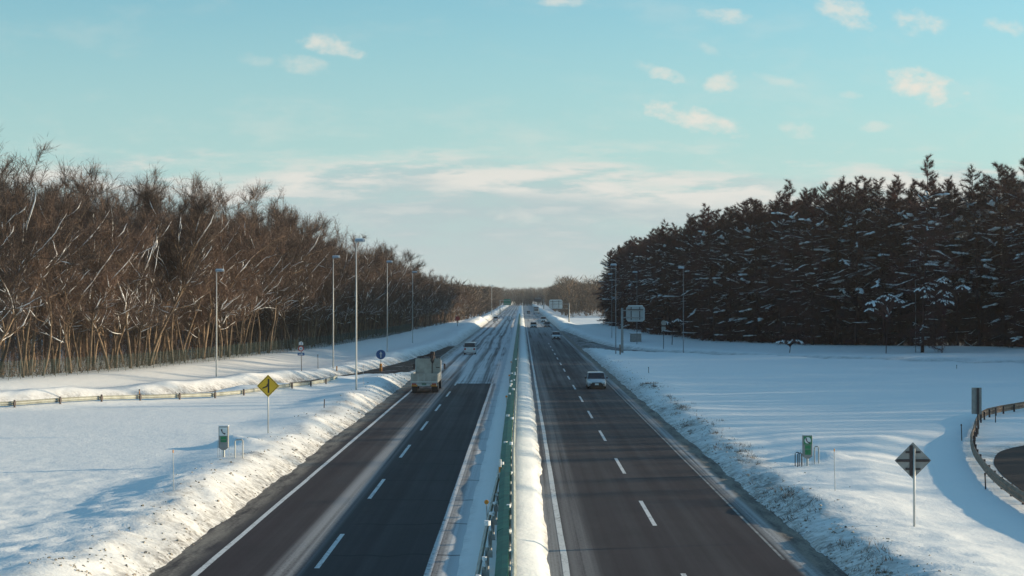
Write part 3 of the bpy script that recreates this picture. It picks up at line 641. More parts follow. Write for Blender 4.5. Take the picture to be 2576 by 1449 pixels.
snow_pole(1560, 892, 1.4, 'reddish stake at the foot of the right-hand lamp and sign post', M_RUST, .09, False)
snow_pole(847, 926, .5, 'tiny orange stake beside the lamp by the triple sign', M_ORANGE, .07, False)
for (u, v, h, lb) in ((2418, 1108, .85, 'small capped stake left of the curved rail'), (2502, 1062, .75, 'small capped stake behind the curved rail'), (2478, 1230, .6, 'small stake below the curved rail'), (2405, 928, .35, 'tiny dark marker far out in the right snow field'), (800, 928, 1.4, 'thin stake in the left snow right of the triple sign'), (1632, 938, .5, 'small dark stake in the snow behind the oncoming car')):
    snow_pole(u, v, h, lb, M_DARK, .03)
# hut
x, y, z = place(1600, 858); t = thing('roadside_hut', 'small grey hut with snowy roof at the foot of the right conifers', 'hut', (x, y, z - .1))
MB().box(-.95, .95, 0, 2.2, 0, 1.5).build('wall', M_SGREY, t); MB().box(-1.05, 1.05, -.1, 2.3, 1.502, 1.60).build('roof', M_SGREY, t); MB().box(-1.0, 1.0, -.06, 2.25, 1.602, 1.82, .06).build('snow_cap', M_TSNOW, t)
MB().box(-.98, -.952, .3, .9, .1, 1.3).build('door', M_DARK, t)

# ------------------------------------------------------------------ vehicles
def wheel(parent, x, y, r, w):
    t = MB().disc((0, 0, 0), r, 'x', w, 20).build('wheel', M_TYRE, parent); t.location = (x, y, r)
    MB().disc((math.copysign(w / 2 + .008, x), 0, 0), r * .62, 'x', .02, 16).build('rim', M_RIM, t)
def car(name, label, x, y, away, paint, L=4.3, Wd=1.72, Hh=1.5, van=False, cat='car'):
    t = thing(name, label, cat, (x, y, 0.006), math.pi if away else 0.0, group='cars on the motorway')   # local -Y is the front
    hw = Wd / 2; f0 = -L / 2; belt = .62 * Hh
    st = [(f0, .80, .32, .50), (f0 + .06, .90, .24, .66), (f0 + .35, .97, .20, belt * .80), (f0 + (.35 if van else 1.05), 1.0, .20, belt * .97), (0, 1.0, .20, belt), (L / 2 - .5, .99, .20, belt * 1.02), (L / 2 - .08, .95, .26, belt * .98), (L / 2, .86, .36, belt * .82)]
    st.sort(key=lambda q: q[0])
    rings = []
    for (yy, k, zb, zt) in st:
        w = hw * k
        rings.append([(-w * .92, yy, zb), (w * .92, yy, zb), (w, yy, zb + .16), (w, yy, zt - .12), (w * .93, yy, zt - .02), (w * .6, yy, zt + .02), (-w * .6, yy, zt + .02), (-w * .93, yy, zt - .02), (-w, yy, zt - .12), (-w, yy, zb + .16)])
    body = MB().loft(rings)
    c0, c1 = (f0 + .45 if van else f0 + 1.0), L / 2 - (.12 if van else .35)         # cabin foot front and back
    r0, r1 = c0 + (.45 if van else .85), c1 - (.12 if van else .45)
    wt = hw * (.84 if not van else .90); wb = hw * .95
    cab = [[(-wb, c0, belt - .02), (wb, c0, belt - .02), (wb, c1, belt - .02), (-wb, c1, belt - .02)], [(-wt, r0, Hh - .06), (wt, r0, Hh - .06), (wt, r1, Hh - .06), (-wt, r1, Hh - .06)], [(-wt * .88, r0 + .12, Hh), (wt * .88, r0 + .12, Hh), (wt * .88, r1 - .12, Hh), (-wt * .88, r1 - .12, Hh)]]
    body.loft(cab); b = body.build('body', paint, t)
    def pane(nm, q0, q1, q2, q3, n, i=.07):
        qs = [Vector(q) for q in (q0, q1, q2, q3)]; c = sum(qs, Vector()) / 4; nn = Vector(n).normalized()
        i = .045; qs = [q + (c - q) * i + nn * .012 for q in qs]; MB().loft([[tuple(q - nn * .006) for q in qs], [tuple(q) for q in qs]]).build(nm, M_GLASS, t)
    a, bq = cab[0], cab[1]
    pane('windscreen', a[0], a[1], bq[1], bq[0], (0, -1, .8)); pane('rear_window', a[2], a[3], bq[3], bq[2], (0, 1, .5))
    pane('side_window', a[1], a[2], bq[2], bq[1], (1, 0, .25)); pane('side_window', a[3], a[0], bq[0], bq[3], (-1, 0, .25))
    for s in (-1, 1):
        for yy in (f0 + .82, L / 2 - .82): wheel(t, s * (hw - .11), yy, .32, .2)
        MB().loft([[(s * hw * p, f0 + q, zz) for p, q, zz in ((.48, -.015, belt * .70), (.88, .07, belt * .74), (.86, .06, belt * .58), (.55, -.02, belt * .56))], [(s * hw * p, f0 + q + .08, zz) for p, q, zz in ((.48, .0, belt * .72), (.9, .07, belt * .78), (.9, .06, belt * .56), (.55, .0, belt * .54))]]).build('headlight', M_LENS, t)
        MB().box(min(s * hw * .62, s * hw * .9), max(s * hw * .62, s * hw * .9), L / 2 - .06, L / 2 + .004, belt * .62, belt * .86).build('taillight', M_TAIL, t)
        MB().loft([[(s * (hw + .02), c0 + .25, belt - .02), (s * (hw + .02), c0 + .25, belt + .14), (s * (hw + .02), c0 + .38, belt + .13), (s * (hw + .02), c0 + .38, belt)], [(s * (hw + .2), c0 + .27, belt), (s * (hw + .2), c0 + .27, belt + .13), (s * (hw + .2), c0 + .36, belt + .12), (s * (hw + .2), c0 + .36, belt + .01)]]).build('mirror', M_DARK, t)
    MB().poly([(-hw * .80, -.22), (hw * .80, -.22), (hw * .46, .17), (-hw * .46, .17)], f0 - .004, .05, 0, belt * .46).build('grille', M_BLACK, t)
    MB().box(-hw * .86, hw * .86, f0 + .03, f0 + .2, .17, .30).build('bumper', M_BLACK, t)
    MB().box(-.17, .17, f0 - .045, f0 - .030, belt * .46 - .05, belt * .46 + .10).build('licence_plate', M_WHITE, t)
    MB().box(-.17, .17, L / 2 + .0, L / 2 + .015, belt * .55, belt * .55 + .15).build('licence_plate', M_WHITE, t)
    return t
def paint(n, c): return mat('paint_' + n, c, 0.28, 0.1, var=.06, coat=.4)
P_W, P_S, P_D, P_B = paint('white', (.68, .69, .69)), paint('silver', (.42, .46, .50)), paint('dark', (.05, .04, .045)), paint('brown', (.12, .05, .05))
def cpos(u, v): return at(u, v, 0)
x, y = cpos(1499, 976); car('oncoming_car', 'silver oncoming hatchback, the nearest car on the right carriageway', x, y, False, P_S, 4.2, 1.74, 1.46)
x, y = cpos(1399, 854); car('oncoming_car', 'pale oncoming car in the right lane, second nearest on its carriageway', x, y, False, P_W, 4.2, 1.70, 1.55)
x, y = cpos(1342, 825); car('oncoming_car', 'pale oncoming car in the lane next to the median', x, y, False, P_W, 4.4, 1.75, 1.6, True)
x, y = cpos(1376, 823.5); car('oncoming_car', 'dark reddish oncoming car behind the second nearest one', x, y, False, P_B, 4.4, 1.72, 1.5)
x, y = cpos(1367, 811); car('oncoming_car', 'tall white oncoming van below the far pale overhead board', x, y, False, P_W, 4.4, 1.75, 1.9, True, 'van')
x, y = cpos(1329.5, 789.5); car('oncoming_car', 'tiny dark oncoming car near the far crest beside the lorry', x, y, False, P_D)
x, y = cpos(1182.5, 891); car('departing_car', 'white snowy car driving away on the left carriageway ahead of the truck', x, y, True, P_W, 4.4, 1.74, 1.75, True)
x, y = cpos(1247, 809); car('departing_car', 'tiny car driving away beside the sunlit left snow bank', x, y, True, P_S, 4.4, 1.74, 1.7)
# far lorry
x, y = cpos(1349, 790); t = thing('oncoming_lorry', 'oncoming lorry with dark box body near the far crest on the right', 'lorry', (x, y, .006))
MB().box(-1.1, 1.1, 0, 1.7, .75, 2.6, .08).build('cab', P_W, t); MB().box(-.98, .98, -.03, .0, 1.6, 2.35).build('windscreen', M_GLASS, t); MB().box(-1.1, 1.1, -.08, .6, .35, .749, .04).build('bumper', M_BODYW, t)
MB().box(-1.2, 1.2, 1.8, 9, .95, 3.5, .04).build('cargo_box', mat('box_dark', (.13, .14, .15), .5, var=.1), t)
for yy in (1.0, 6.6, 7.7):
    for s in (-1, 1): wheel(t, s * 1.0, yy, .48, .28)
# crane truck on the left
x, y = cpos(1067, 989); t = thing('crane_truck', 'beige flatbed truck with folded dark crane and orange striped rear bumper', 'truck', (x, y, .006))
MB().box(-.45, .45, .4, 8.4, .62, .86).build('chassis', M_DARK, t)
MB().box(-1.17, 1.17, .0, 6.9, .87, .99).build('bed_floor', M_BED, t)
tg = MB().box(-1.17, 1.17, -.06, .0, .99, 1.72, .015).build('tailgate', M_BED, t)
for k in range(5): MB().box(-1.08 + k * .53, -1.04 + k * .53, -.075, -.062, 1.02, 1.68).build('tailgate_rib', M_BODYW, tg)
MB().box(-1.17, 1.17, -.085, -.062, .94, 1.0).build('tailgate_rail', M_WHITE, tg)
for s in (-1, 1):
    sb = MB().box(min(s * 1.17, s * 1.11), max(s * 1.17, s * 1.11), .01, 6.85, .99, 1.62, .012).build('side_board', M_BODYW, t)
    for k in range(4): MB().box(min(s * 1.171, s * 1.19), max(s * 1.171, s * 1.19), .3 + k * 1.9, .38 + k * 1.9, 1.0, 1.6).build('side_rib', M_BED, sb)
hb = MB().box(-1.12, 1.17, 6.9, 7.02, .99, 2.80, .02).build('headboard', M_BED, t)
MB().box(.72, 1.05, 6.86, 6.895, 1.95, 2.02).build('slot', M_BLACK, hb); MB().box(-1.15, -1.08, 6.86, 6.95, 1.0, 2.72).build('corner_post', M_BODYW, hb); MB().box(.33, .37, 6.87, 6.897, 1.4, 2.5).build('seam', M_DARK, hb)
for k in range(9): MB().box(-1.0 + k * .25, -.9 + k * .25, 6.9, 7.0, 2.803, 2.86).build('lashing_hook', M_DARK, hb)
MB().box(-1.12, 1.12, 7.75, 9.3, .75, 2.62, .1).build('cab', P_W, t); MB().box(-1.0, 1.0, 7.73, 7.748, 1.7, 2.4).build('rear_window', M_GLASS, t)
cr = MB().box(.15, .62, 7.06, 7.6, .9, 3.05, .05).build('crane', M_DARK, t)
MB().box(.18, .58, 7.0, 7.55, 3.051, 3.42, .06).build('crane_head', M_BLACK, cr); MB().tube([(.4, 7.0, 3.2), (-.5, 7.1, 2.98), (-1.0, 7.15, 2.93)], [.09, .07, .04], 8).build('boom', M_BLACK, cr)
MB().tube([(.40, 6.80, 3.1), (.38, 6.8, 2.6), (.41, 6.82, 2.35)], [.14, .16, .06], 8).build('hook_block', M_DARK, cr); MB().tube([(.40, 6.8, 2.4), (.42, 6.75, 1.4)], .018, 6).build('hook_cable', M_BLACK, cr)
bp = MB().box(-1.15, 1.15, -.14, -.03, .60, .86, .015).build('rear_bumper', M_BODYW, t)
for s in (-1, 1):
    for k in range(5):
        x0 = s * 1.12 - s * k * .105
        MB().poly([(x0, .58), (x0 - s * .075, .58), (x0 - s * .075 - s * .06, .74), (x0 - s * .06, .74)] if s < 0 else [(x0 - s * .075, .58), (x0, .58), (x0 - s * .06, .74), (x0 - s * .075 - s * .06, .74)], -.147, .008).build('chevron', M_ORANGE, bp)
        MB().poly([(x0 - s * .075, .58), (x0 - s * .105, .58), (x0 - s * .105 - s * .06, .74), (x0 - s * .075 - s * .06, .74)] if s < 0 else [(x0 - s * .105, .58), (x0 - s * .075, .58), (x0 - s * .075 - s * .06, .74), (x0 - s * .105 - s * .06, .74)], -.147, .008).build('chevron', M_BLACK, bp)
    MB().box(min(s * .68, s * 1.08), max(s * .68, s * 1.08), -.155, -.141, .745, .84).build('taillight', M_TAIL, t)
    MB().box(min(s * .62, s * 1.1), max(s * .62, s * 1.1), .75, .78, .08, .62).build('mud_flap', M_BLACK, t)
    for yy in (1.6, 2.75, 8.4): wheel(t, s * (.92 if yy < 8 else 1.0), yy, .46, .42 if yy < 8 else .26)
    MB().tube([(s * 1.12, 8.9, 2.2), (s * 1.4, 9.0, 2.25)], .02, 6).build('mirror_arm', M_DARK, t); MB().box(min(s * 1.32, s * 1.5), max(s * 1.32, s * 1.5), 8.9, 8.98, 1.75, 2.25, .02).build('mirror', M_DARK, t)
MB().box(-.2, .2, -.158, -.1405, .70, .86).build('licence_plate', mat('plate_green', (.12, .2, .16), .5), t)

# ------------------------------------------------------------------ left fence
FP = [(LEDGE[i][0] + 1.6, LEDGE[i][1] + .3) for i in range(1, 8)]
fen = thing('wire_fence', 'low dark green wire fence with pale posts along the foot of the left wood', 'fence')
fpost = MB().tube([(0, 0, -.4), (0, 0, 1.75)], .022, 6).mesh('fence_post', mat('fence_post_grey', (0.17, 0.18, 0.16), 0.7, var=.2))
wires = MB()
for k in range(9): wires.box(0, 2.0, -.006, .006, .15 + k * .17, .160 + k * .17)
for k in range(14): wires.box(.07 + k * .14, .077 + k * .14, -.005, .005, .1, 1.6)
wires_me = wires.mesh('wire_panel', M_FENCE)
dn = []
for a_, b_ in zip(FP[:-1], FP[1:]):
    n = int(math.hypot(b_[0] - a_[0], b_[1] - a_[1]) / 2.0)
    for k in range(n): dn.append((a_[0] + (b_[0] - a_[0]) * k / n, a_[1] + (b_[1] - a_[1]) * k / n))
for i, (a_, b_) in enumerate(zip(dn[:-1], dn[1:])):
    if a_[1] < 138: continue
    z = gz(*a_); link('fence_post', fpost, fen, (*a_, z))
    o = link('wire_panel', wires_me, fen, (*a_, z)); l = math.hypot(b_[0] - a_[0], b_[1] - a_[1]); o.scale.x = l / 2.0
    o.rotation_euler = (0, -math.atan2(gz(*b_) - z, l), math.atan2(b_[1] - a_[1], b_[0] - a_[0]))

# ------------------------------------------------------------------ trees
def tris_mesh(name, P, D, Lh, Wd, m, rng):
    """many thin twigs, each one narrow triangle"""
    n = len(P); s = np.cross(D, rng.normal(size=(n, 3))); s /= np.linalg.norm(s, axis=1)[:, None] + 1e-9
    V = np.empty((n, 3, 3)); V[:, 0] = P - s * Wd[:, None] / 2; V[:, 1] = P + s * Wd[:, None] / 2; V[:, 2] = P + D * Lh[:, None]
    return V.reshape(-1, 3)
def np_mesh(name, V, mb, m):
    base = len(mb.v); me = bpy.data.meshes.new(name)
    nv = len(V); f = [tuple(q) for q in mb.f] + [(base + 3 * i, base + 3 * i + 1, base + 3 * i + 2) for i in range(nv // 3)]
    me.from_pydata(mb.v + [tuple(p) for p in V.tolist()], [], f); me.materials.append(m); me.update(); return me
def grow(rng, p, d, length, n, up, wob):
    pts = [np.array(p, float)]; d = np.array(d, float); d /= np.linalg.norm(d)
    for i in range(n):
        d = d + np.array([0, 0, up]) + rng.normal(size=3) * wob; d /= np.linalg.norm(d); pts.append(pts[-1] + d * length / n)
    return pts
def along(pts, t):
    k = t * (len(pts) - 1); i = min(int(k), len(pts) - 2); return pts[i] + (pts[i + 1] - pts[i]) * (k - i), (pts[i + 1] - pts[i])
def along_v(pts, t):
    A = np.array(pts); k = np.minimum(t * (len(A) - 1), len(A) - 1.0001); i = k.astype(int); D = A[i + 1] - A[i]
    return A[i] + D * (k - i)[:, None], D / (np.linalg.norm(D, axis=1)[:, None] + 1e-9)
def snow_on(mb, pts, rads, rng, prob, extra=.05):
    i = 0
    while i < len(pts) - 1:
        d = pts[i + 1] - pts[i]; L = np.linalg.norm(d)
        if abs(d[2]) / L < .92 and rng.random() < prob:
            j = min(len(pts) - 1, i + 2 + int(rng.integers(0, 5))); seg = pts[i:j + 1]; rr = rads[i:j + 1]; m = len(seg)
            mb.tube([tuple(p + np.array([rng.normal() * .02, rng.normal() * .02, r * .5 + extra * .4])) for p, r in zip(seg, rr)], [(r * .9 + extra) * rng.uniform(.45, 1.3) * (.25 if q in (0, m - 1) else 1) for q, r in enumerate(rr)], 5, True, .75); i = j
        i += 1
def norm(D): return D / (np.linalg.norm(D, axis=1)[:, None] + 1e-9)
def broadleaf(seed, H, snowy=1.0, dense=1.0):
    rng = np.random.default_rng(seed); tr = MB(); cr = MB(); sn = MB(); TP = []; TD = []
    r0 = .0085 * H * rng.uniform(.75, 1.25)
    lean = rng.normal(size=2) * .12
    trunk = grow(rng, (0, 0, -.3), (lean[0], lean[1], 1), H * rng.uniform(.36, .6), 9, .03, .07)
    rt = [r0 * (1 - .5 * i / 9) for i in range(10)]; tr.tube([tuple(p) for p in trunk], rt, 7)
    limbs = []
    nl = int(rng.integers(2, 5))
    for k in range(nl):
        a = 2 * math.pi * (k + rng.random() * .6) / nl; p, d = along(trunk, rng.uniform(.7, 1.0)); sp = rng.uniform(.25, .65)
        L = H - p[2] - rng.uniform(0, H * .12); pts = grow(rng, p, (math.cos(a) * sp, math.sin(a) * sp, 1), L * 1.05, 10, .05, .11)
        limbs.append((pts, [rt[-1] * .8 * (1 - .85 * i / 10) for i in range(11)]))
    for k in range(int(15 * dense)):
        src, sr = (trunk, rt) if rng.random() < .5 else limbs[int(rng.integers(0, nl))]
        tt = rng.uniform(.50, .98) if src is trunk else rng.uniform(.05, .75); p, d = along(src, tt); a = rng.uniform(0, 2 * math.pi); el = rng.uniform(.15, 1.1)
        L = H * rng.uniform(.16, .36) * (1.15 - .55 * (p[2] / H)); pts = grow(rng, p, (math.cos(a), math.sin(a), el), L, 9, .07, .15)
        limbs.append((pts, [.048 * (1 - .8 * i / 9) * rng.uniform(.8, 1.2) * H / 18 for i in range(10)]))
    for pts, rr in limbs:
        tr.tube([tuple(p) for p in pts], rr, 5, False)
        snow_on(sn, pts, rr, rng, (.30 if pts[0][2] < H * .6 else .08) * snowy, .030)
    for li, (pts, rr) in enumerate(limbs):
        ns = 9 if li < nl else 6
        for k in range(ns):
            p, d = along(pts, rng.uniform(.15, 1.0)); a = rng.uniform(0, 2 * math.pi); L = rng.uniform(1.0, 2.8) * H / 18
            sub = grow(rng, p, d / np.linalg.norm(d) * .8 + np.array([math.cos(a), math.sin(a), rng.uniform(.0, .9)]), L, 5, .08, .17)
            cr.tube([tuple(q) for q in sub], [.022, .019, .016, .013, .010, .006], 3, False)
            if rng.random() < .34 * snowy and p[2] < H * .75: snow_on(sn, sub, [.02] * 6, rng, .5, .030)
            m_ = int((52 if p[2] > H * .45 else 30) * dense); b_, dd = along_v(sub, rng.uniform(.05, 1, m_))
            TP.append(b_); TD.append(dd * .7 + rng.normal(size=(m_, 3)) * .55 + np.array([0, 0, .35]))
    m_ = int(80 * dense); b_, dd = along_v(trunk, rng.uniform(.3, 1, m_)); TP.append(b_); TD.append(np.concatenate([rng.normal(size=(m_, 2)), rng.uniform(0, 1.2, (m_, 1))], 1))
    TP = np.concatenate(TP); TD = norm(np.concatenate(TD)); n = len(TP)
    L1 = rng.uniform(.4, 1.5, n) * H / 18; V1 = tris_mesh('', TP, TD, L1, .030 * rng.uniform(.7, 1.4, n), None, rng)
    idx = rng.integers(0, n, int(n * 1.9)); P2 = TP[idx] + TD[idx] * (L1[idx] * rng.uniform(.2, .95, len(idx)))[:, None]
    D2 = norm(TD[idx] + rng.normal(size=(len(idx), 3)) * .7)
    V2 = tris_mesh('', P2, D2, rng.uniform(.3, .85, len(idx)) * H / 18, np.full(len(idx), .024), None, rng)
    return tr.mesh('trunk', M_BARK, True), np_mesh('crown', np.concatenate([V1, V2]), cr, M_TWIG), sn.mesh('snow', M_TSNOW, True)
def conifer(seed, H, snowy=1.0, nb=105, spread=1.0):
    """bare larch: long level boughs, fine twigs, snow lying along the boughs"""
    rng = np.random.default_rng(seed); tr = MB(); cr = MB(); sn = MB(); TP = []; TD = []; TL = []
    lean = rng.normal(size=2) * .02
    trunk = grow(rng, (0, 0, -.3), (lean[0], lean[1], 1), H + .3, 8, .03, .014); rt = [.0095 * H * (1 - .93 * i / 8) for i in range(9)]
    tr.tube([tuple(p) for p in trunk], rt, 7)
    for k in range(nb):
        f = .05 + .94 * ((k + rng.random()) / nb); p, d = along(trunk, f); a = rng.uniform(0, 2 * math.pi)
        full = 1.0 if f > .30 else .75
        L = (H * .175 * spread * (1 - max(0, f - .40) / .61) ** .8 * rng.uniform(.55, 1.3) + .25) * full
        el = -.10 + .85 * max(0, f - .5) + rng.normal() * .14
        pts = grow(rng, p, (math.cos(a), math.sin(a), el), L, 6, -.025 if f < .7 else .06, .10)
        cr.tube([tuple(q) for q in pts], [.034, .03, .025, .020, .015, .010, .004], 3, False)
        nt = int((16 + L * 30) * (.7 if f < .25 else 1.0 if f < .72 else 1.15)); q = rng.uniform(.08, 1, nt); b_, dd = along_v(pts, q)
        side = np.stack([dd[:, 1], -dd[:, 0], np.zeros(nt)], 1) * rng.choice([-1, 1], nt)[:, None]
        up = rng.normal(size=nt) * .45 - (.10 if f < .75 else -.45)
        TP.append(b_); TD.append(dd * .7 + side * rng.uniform(.1, .9, nt)[:, None] + np.stack([np.zeros(nt), np.zeros(nt), up], 1)); TL.append(rng.uniform(.4, 1.15, nt) * (1.0 if f < .65 else max(.42, 1.0 - (f - .65) * 1.7)))
        if f < .80 and rng.random() < (.62 if f > .28 else .30) * snowy:
            t0 = rng.uniform(.0, .5); t1 = min(1.0, t0 + rng.uniform(.3, .9)); nn = 7; big = rng.random() < .34; wd = rng.uniform(.20, .46) if big else rng.uniform(.06, .15)
            seg = [along(pts, t0 + (t1 - t0) * i / (nn - 1))[0] + np.array([rng.normal() * .07, rng.normal() * .07, .05]) for i in range(nn)]
            sn.tube([tuple(q) for q in seg], [wd * rng.uniform(.35, 1.3) * (.25 if i in (0, nn - 1) else 1.0) for i in range(nn)], 6, True, .42)
            for c in range(3 if big else 1):
                b_, dd = along(pts, rng.uniform(t0, t1)); dd = dd / np.linalg.norm(dd); sd_ = np.array([dd[1], -dd[0], -.1]) * rng.choice([-1, 1]); e = b_ + (sd_ + dd * .8) * rng.uniform(.4, 1.0)
                sn.tube([tuple(b_ + (e - b_) * w + np.array([0, 0, .05])) for w in (0, .35, .7, 1)], [wd * .3, wd * .7, wd * .6, .01], 5, True, .5)
    TP = np.concatenate(TP); TD = norm(np.concatenate(TD)); n = len(TP); TL = np.concatenate(TL)
    V1 = tris_mesh('', TP, TD, TL, rng.uniform(.03, .055, n), None, rng)
    idx = rng.integers(0, n, int(n * 1.8)); P2 = TP[idx] + TD[idx] * (TL[idx] * rng.uniform(.1, .9, len(idx)))[:, None]
    D2 = norm(TD[idx] + rng.normal(size=(len(idx), 3)) * .8)
    V2 = tris_mesh('', P2, D2, rng.uniform(.25, .65, len(idx)), np.full(len(idx), .032), None, rng)
    return tr.mesh('trunk', M_CBARK, True), np_mesh('crown', np.concatenate([V1, V2]), cr, M_CTWIG), sn.mesh('snow', M_TSNOW, True)

def scatter(edge, depth, spacing, rng, y0=-1e9, y1=1e9, flip=1):
    pts = []; segs = list(zip(edge[:-1], edge[1:])); cell = {}
    tot = sum(math.hypot(b[0] - a[0], b[1] - a[1]) for a, b in segs)
    for _ in range(int(tot * depth / spacing ** 2 * 14)):
        s = rng.random() * tot
        for a, b in segs:
            l = math.hypot(b[0] - a[0], b[1] - a[1])
            if s <= l: break
            s -= l
        tx, ty = (b[0] - a[0]) / l, (b[1] - a[1]) / l; off = depth * rng.random() ** 1.15
        x = a[0] + tx * s - ty * off * flip; y = a[1] + ty * s + tx * off * flip
        if not (y0 < y < y1): continue
        # stay on the wood's side of the edge line
        pd = float(polydist(np.array([x]), np.array([y]), edge)[0])
        if pd < off - .6: continue
        k = (int(x / spacing), int(y / spacing))
        if any(math.hypot(x - q[0], y - q[1]) < spacing * .8 for i in (-1, 0, 1) for j in (-1, 0, 1) for q in cell.get((k[0] + i, k[1] + j), ())): continue
        cell.setdefault(k, []).append((x, y)); pts.append((x, y, off))
    return pts
def in_view(x, y, m=3): return abs(x / y - (-24 / F)) < (1288 / F) + m / y
def plant(name, protos, p, s, label, cat, group, rng):
    tm, cm, sm = protos; x, y = p[0], p[1]
    t = thing(name, label, cat, (x, y, gz(x, y) - .1), 0, group)
    tilt = (rng.uniform(0, .17) if name == 'broadleaf_tree' and p[2] < 6 else rng.normal() * .02)
    t.rotation_mode = 'QUATERNION'; t.rotation_quaternion = (Matrix.Rotation(tilt, 3, 'Y') @ Matrix.Rotation(rng.random() * 6.283, 3, 'Z')).to_quaternion(); t.scale = (s * rng.uniform(.92, 1.1), s * rng.uniform(.92, 1.1), s)
    link('trunk', tm, t); link('crown', cm, t)
    if sm is not None and len(sm.vertices): link('snow', sm, t)['kind'] = 'stuff'
    return t
rng = np.random.default_rng(99)
BLF = [broadleaf(140 + i, 18.0, (.75, .5, 1.0)[i % 3], .58) for i in range(6)]
BL = [broadleaf(100 + i, 18.0, 1.0 if i % 3 else .5) for i in range(7)]
CN = [conifer(200 + i, 25.0, spread=(1.0, 1.2, .9, 1.1, 1.3, 1.0)[i]) for i in range(6)]
def lheight(x, y, off):
    h = lerp(y, [100, 160, 230, 300, 380, 430, 480, 560], [21.0, 20.4, 20.0, 18.2, 16.0, 14.0, 12.4, 12.0]) * rng.uniform(.86, 1.06)
    return h * (1.0 if off > 4 else rng.uniform(.75, 1.0))
lp = scatter(LEDGE, 58, 4.0, rng, 95, 590, 1)
lp = [p for p in lp if in_view(p[0], p[1], 6)]
lp.sort(key=lambda p: p[2] * 1.0 + p[1] * .03)
extra_l = lp[300:]
def ordinal(n): return '%d%s' % (n, 'th' if 10 <= n % 100 <= 20 else {1: 'st', 2: 'nd', 3: 'rd'}.get(n % 10, 'th'))
def ranks(pts):
    fr = sorted([p for p in pts if p[2] < 5], key=lambda p: p[0] / p[1]); return {p: i + 1 for i, p in enumerate(fr)}
LRK = ranks(lp[:300])
for p in lp[:300]:
    near = p[2] < 5
    lb = 'bare broadleaf tree in the front of the left wood, %s from the left picture edge' % ordinal(LRK[p]) if near else 'bare brown broadleaf tree standing deeper inside the left wood'
    plant('broadleaf_tree', BLF[int(rng.integers(0, 6))] if p[2] < 9 and rng.random() < .75 else BL[int(rng.integers(0, 7))], p, lheight(*p) / 18.0, lb, 'tree', 'front row of the left wood' if near else 'inner trees of the left wood', rng)
def rheight(x, y):
    u = U0 + F * x / y
    return lerp(u, [1500, 1560, 1650, 1750, 1900, 2000, 2200, 2330, 2576, 2900], [20.0, 21.5, 22.0, 23.0, 24.5, 25.5, 26.5, 27.0, 27.5, 26.0]) * rng.uniform(.92, 1.02)
rp = scatter(REDGE, 52, 4.2, rng, 85, 560, -1)
vis = [p for p in rp if in_view(p[0], p[1], 5)]; hid = [p for p in rp if not in_view(p[0], p[1], 5)]
vis.sort(key=lambda p: p[2])
RRK = ranks(vis[:300])
for p in vis[:300]:
    near = p[2] < 5
    lb = 'dark snowy conifer in the front of the right wood, %s counting from its left tip' % ordinal(RRK[p]) if near else 'dark conifer standing deeper inside the right wood'
    plant('conifer_tree', CN[int(rng.integers(0, 6))], p, rheight(p[0], p[1]) / 25.0, lb, 'tree', 'front row of the right wood' if near else 'inner trees of the right wood', rng)
x, y = at(2330, 887, .5); plant('conifer_tree', CN[2], (x, y + 3, 9), 1.14, 'tallest pointed conifer rising above the right wood', 'tree', 'front row of the right wood', rng)

def merged(name, items, m_list, label, cat):
    """one mesh of simplified trees for what lies deep in or beyond the woods"""
    V = []; rg = np.random.default_rng(5)
    for (x, y, h, kind) in items:
        z = gz(x, y) if y < 700 else .3
        nb = 34 if kind != 'far' else 26
        if kind == 'conifer':
            n = 1000; f = rg.uniform(.05, 1, n); rad = h * .17 * np.clip((1 - f) / .6, .03, 1) * np.sqrt(rg.random(n)); a = rg.uniform(0, 6.283, n)
            P = np.stack([x + rad * np.cos(a), y + rad * np.sin(a), z + f * h], 1); D = np.stack([np.cos(a), np.sin(a), rg.normal(size=n) * .4], 1); L = rg.uniform(.6, 1.8, n); Wd = rg.uniform(.06, .13, n)
        else:
            n = 620 if kind == 'bare' else 230
            f = rg.beta(2.0, 1.6, n); rr = h * .24 * np.sqrt(np.clip(1 - ((f - .6) / .42) ** 2, .05, 1)) * np.sqrt(rg.random(n)); a = rg.uniform(0, 6.283, n)
            P = np.stack([x + rr * np.cos(a), y + rr * np.sin(a), z + f * h * .95], 1); D = np.stack([np.cos(a) * .6, np.sin(a) * .6, rg.uniform(.1, 1.2, n)], 1) + rg.normal(size=(n, 3)) * .3
            L = rg.uniform(.7, 1.8, n) * (1 if kind == 'bare' else 1.5); Wd = rg.uniform(.04, .09, n) if kind == 'bare' else rg.uniform(.12, .30, n)
        D /= np.linalg.norm(D, axis=1)[:, None]
        V.append(tris_mesh('', P, D, L, Wd, None, rg))
        q = np.array([[x, y, z - .3]]); V.append(tris_mesh('', q, np.array([[0, 0, 1.0]]), np.array([h * .9]), np.array([.35]), None, rg))
    V = np.concatenate(V); me = np_mesh(name, V, MB(), m_list)
    return stuff(link(name, me), label, cat)
merged('inner_wood', [(p[0], p[1], lheight(*p), 'bare') for p in extra_l] , M_TWIG, 'dense brown inner part of the left wood behind the front trees', 'wood')
merged('side_wood', [(p[0], p[1], 25 * rng.uniform(.85, 1.1), 'conifer') for p in hid] + [(p[0], p[1], rheight(p[0], p[1]) * .97, 'conifer') for p in vis[300:]], M_CTWIG, 'dark mass of conifers continuing behind and beyond the right wood', 'wood')
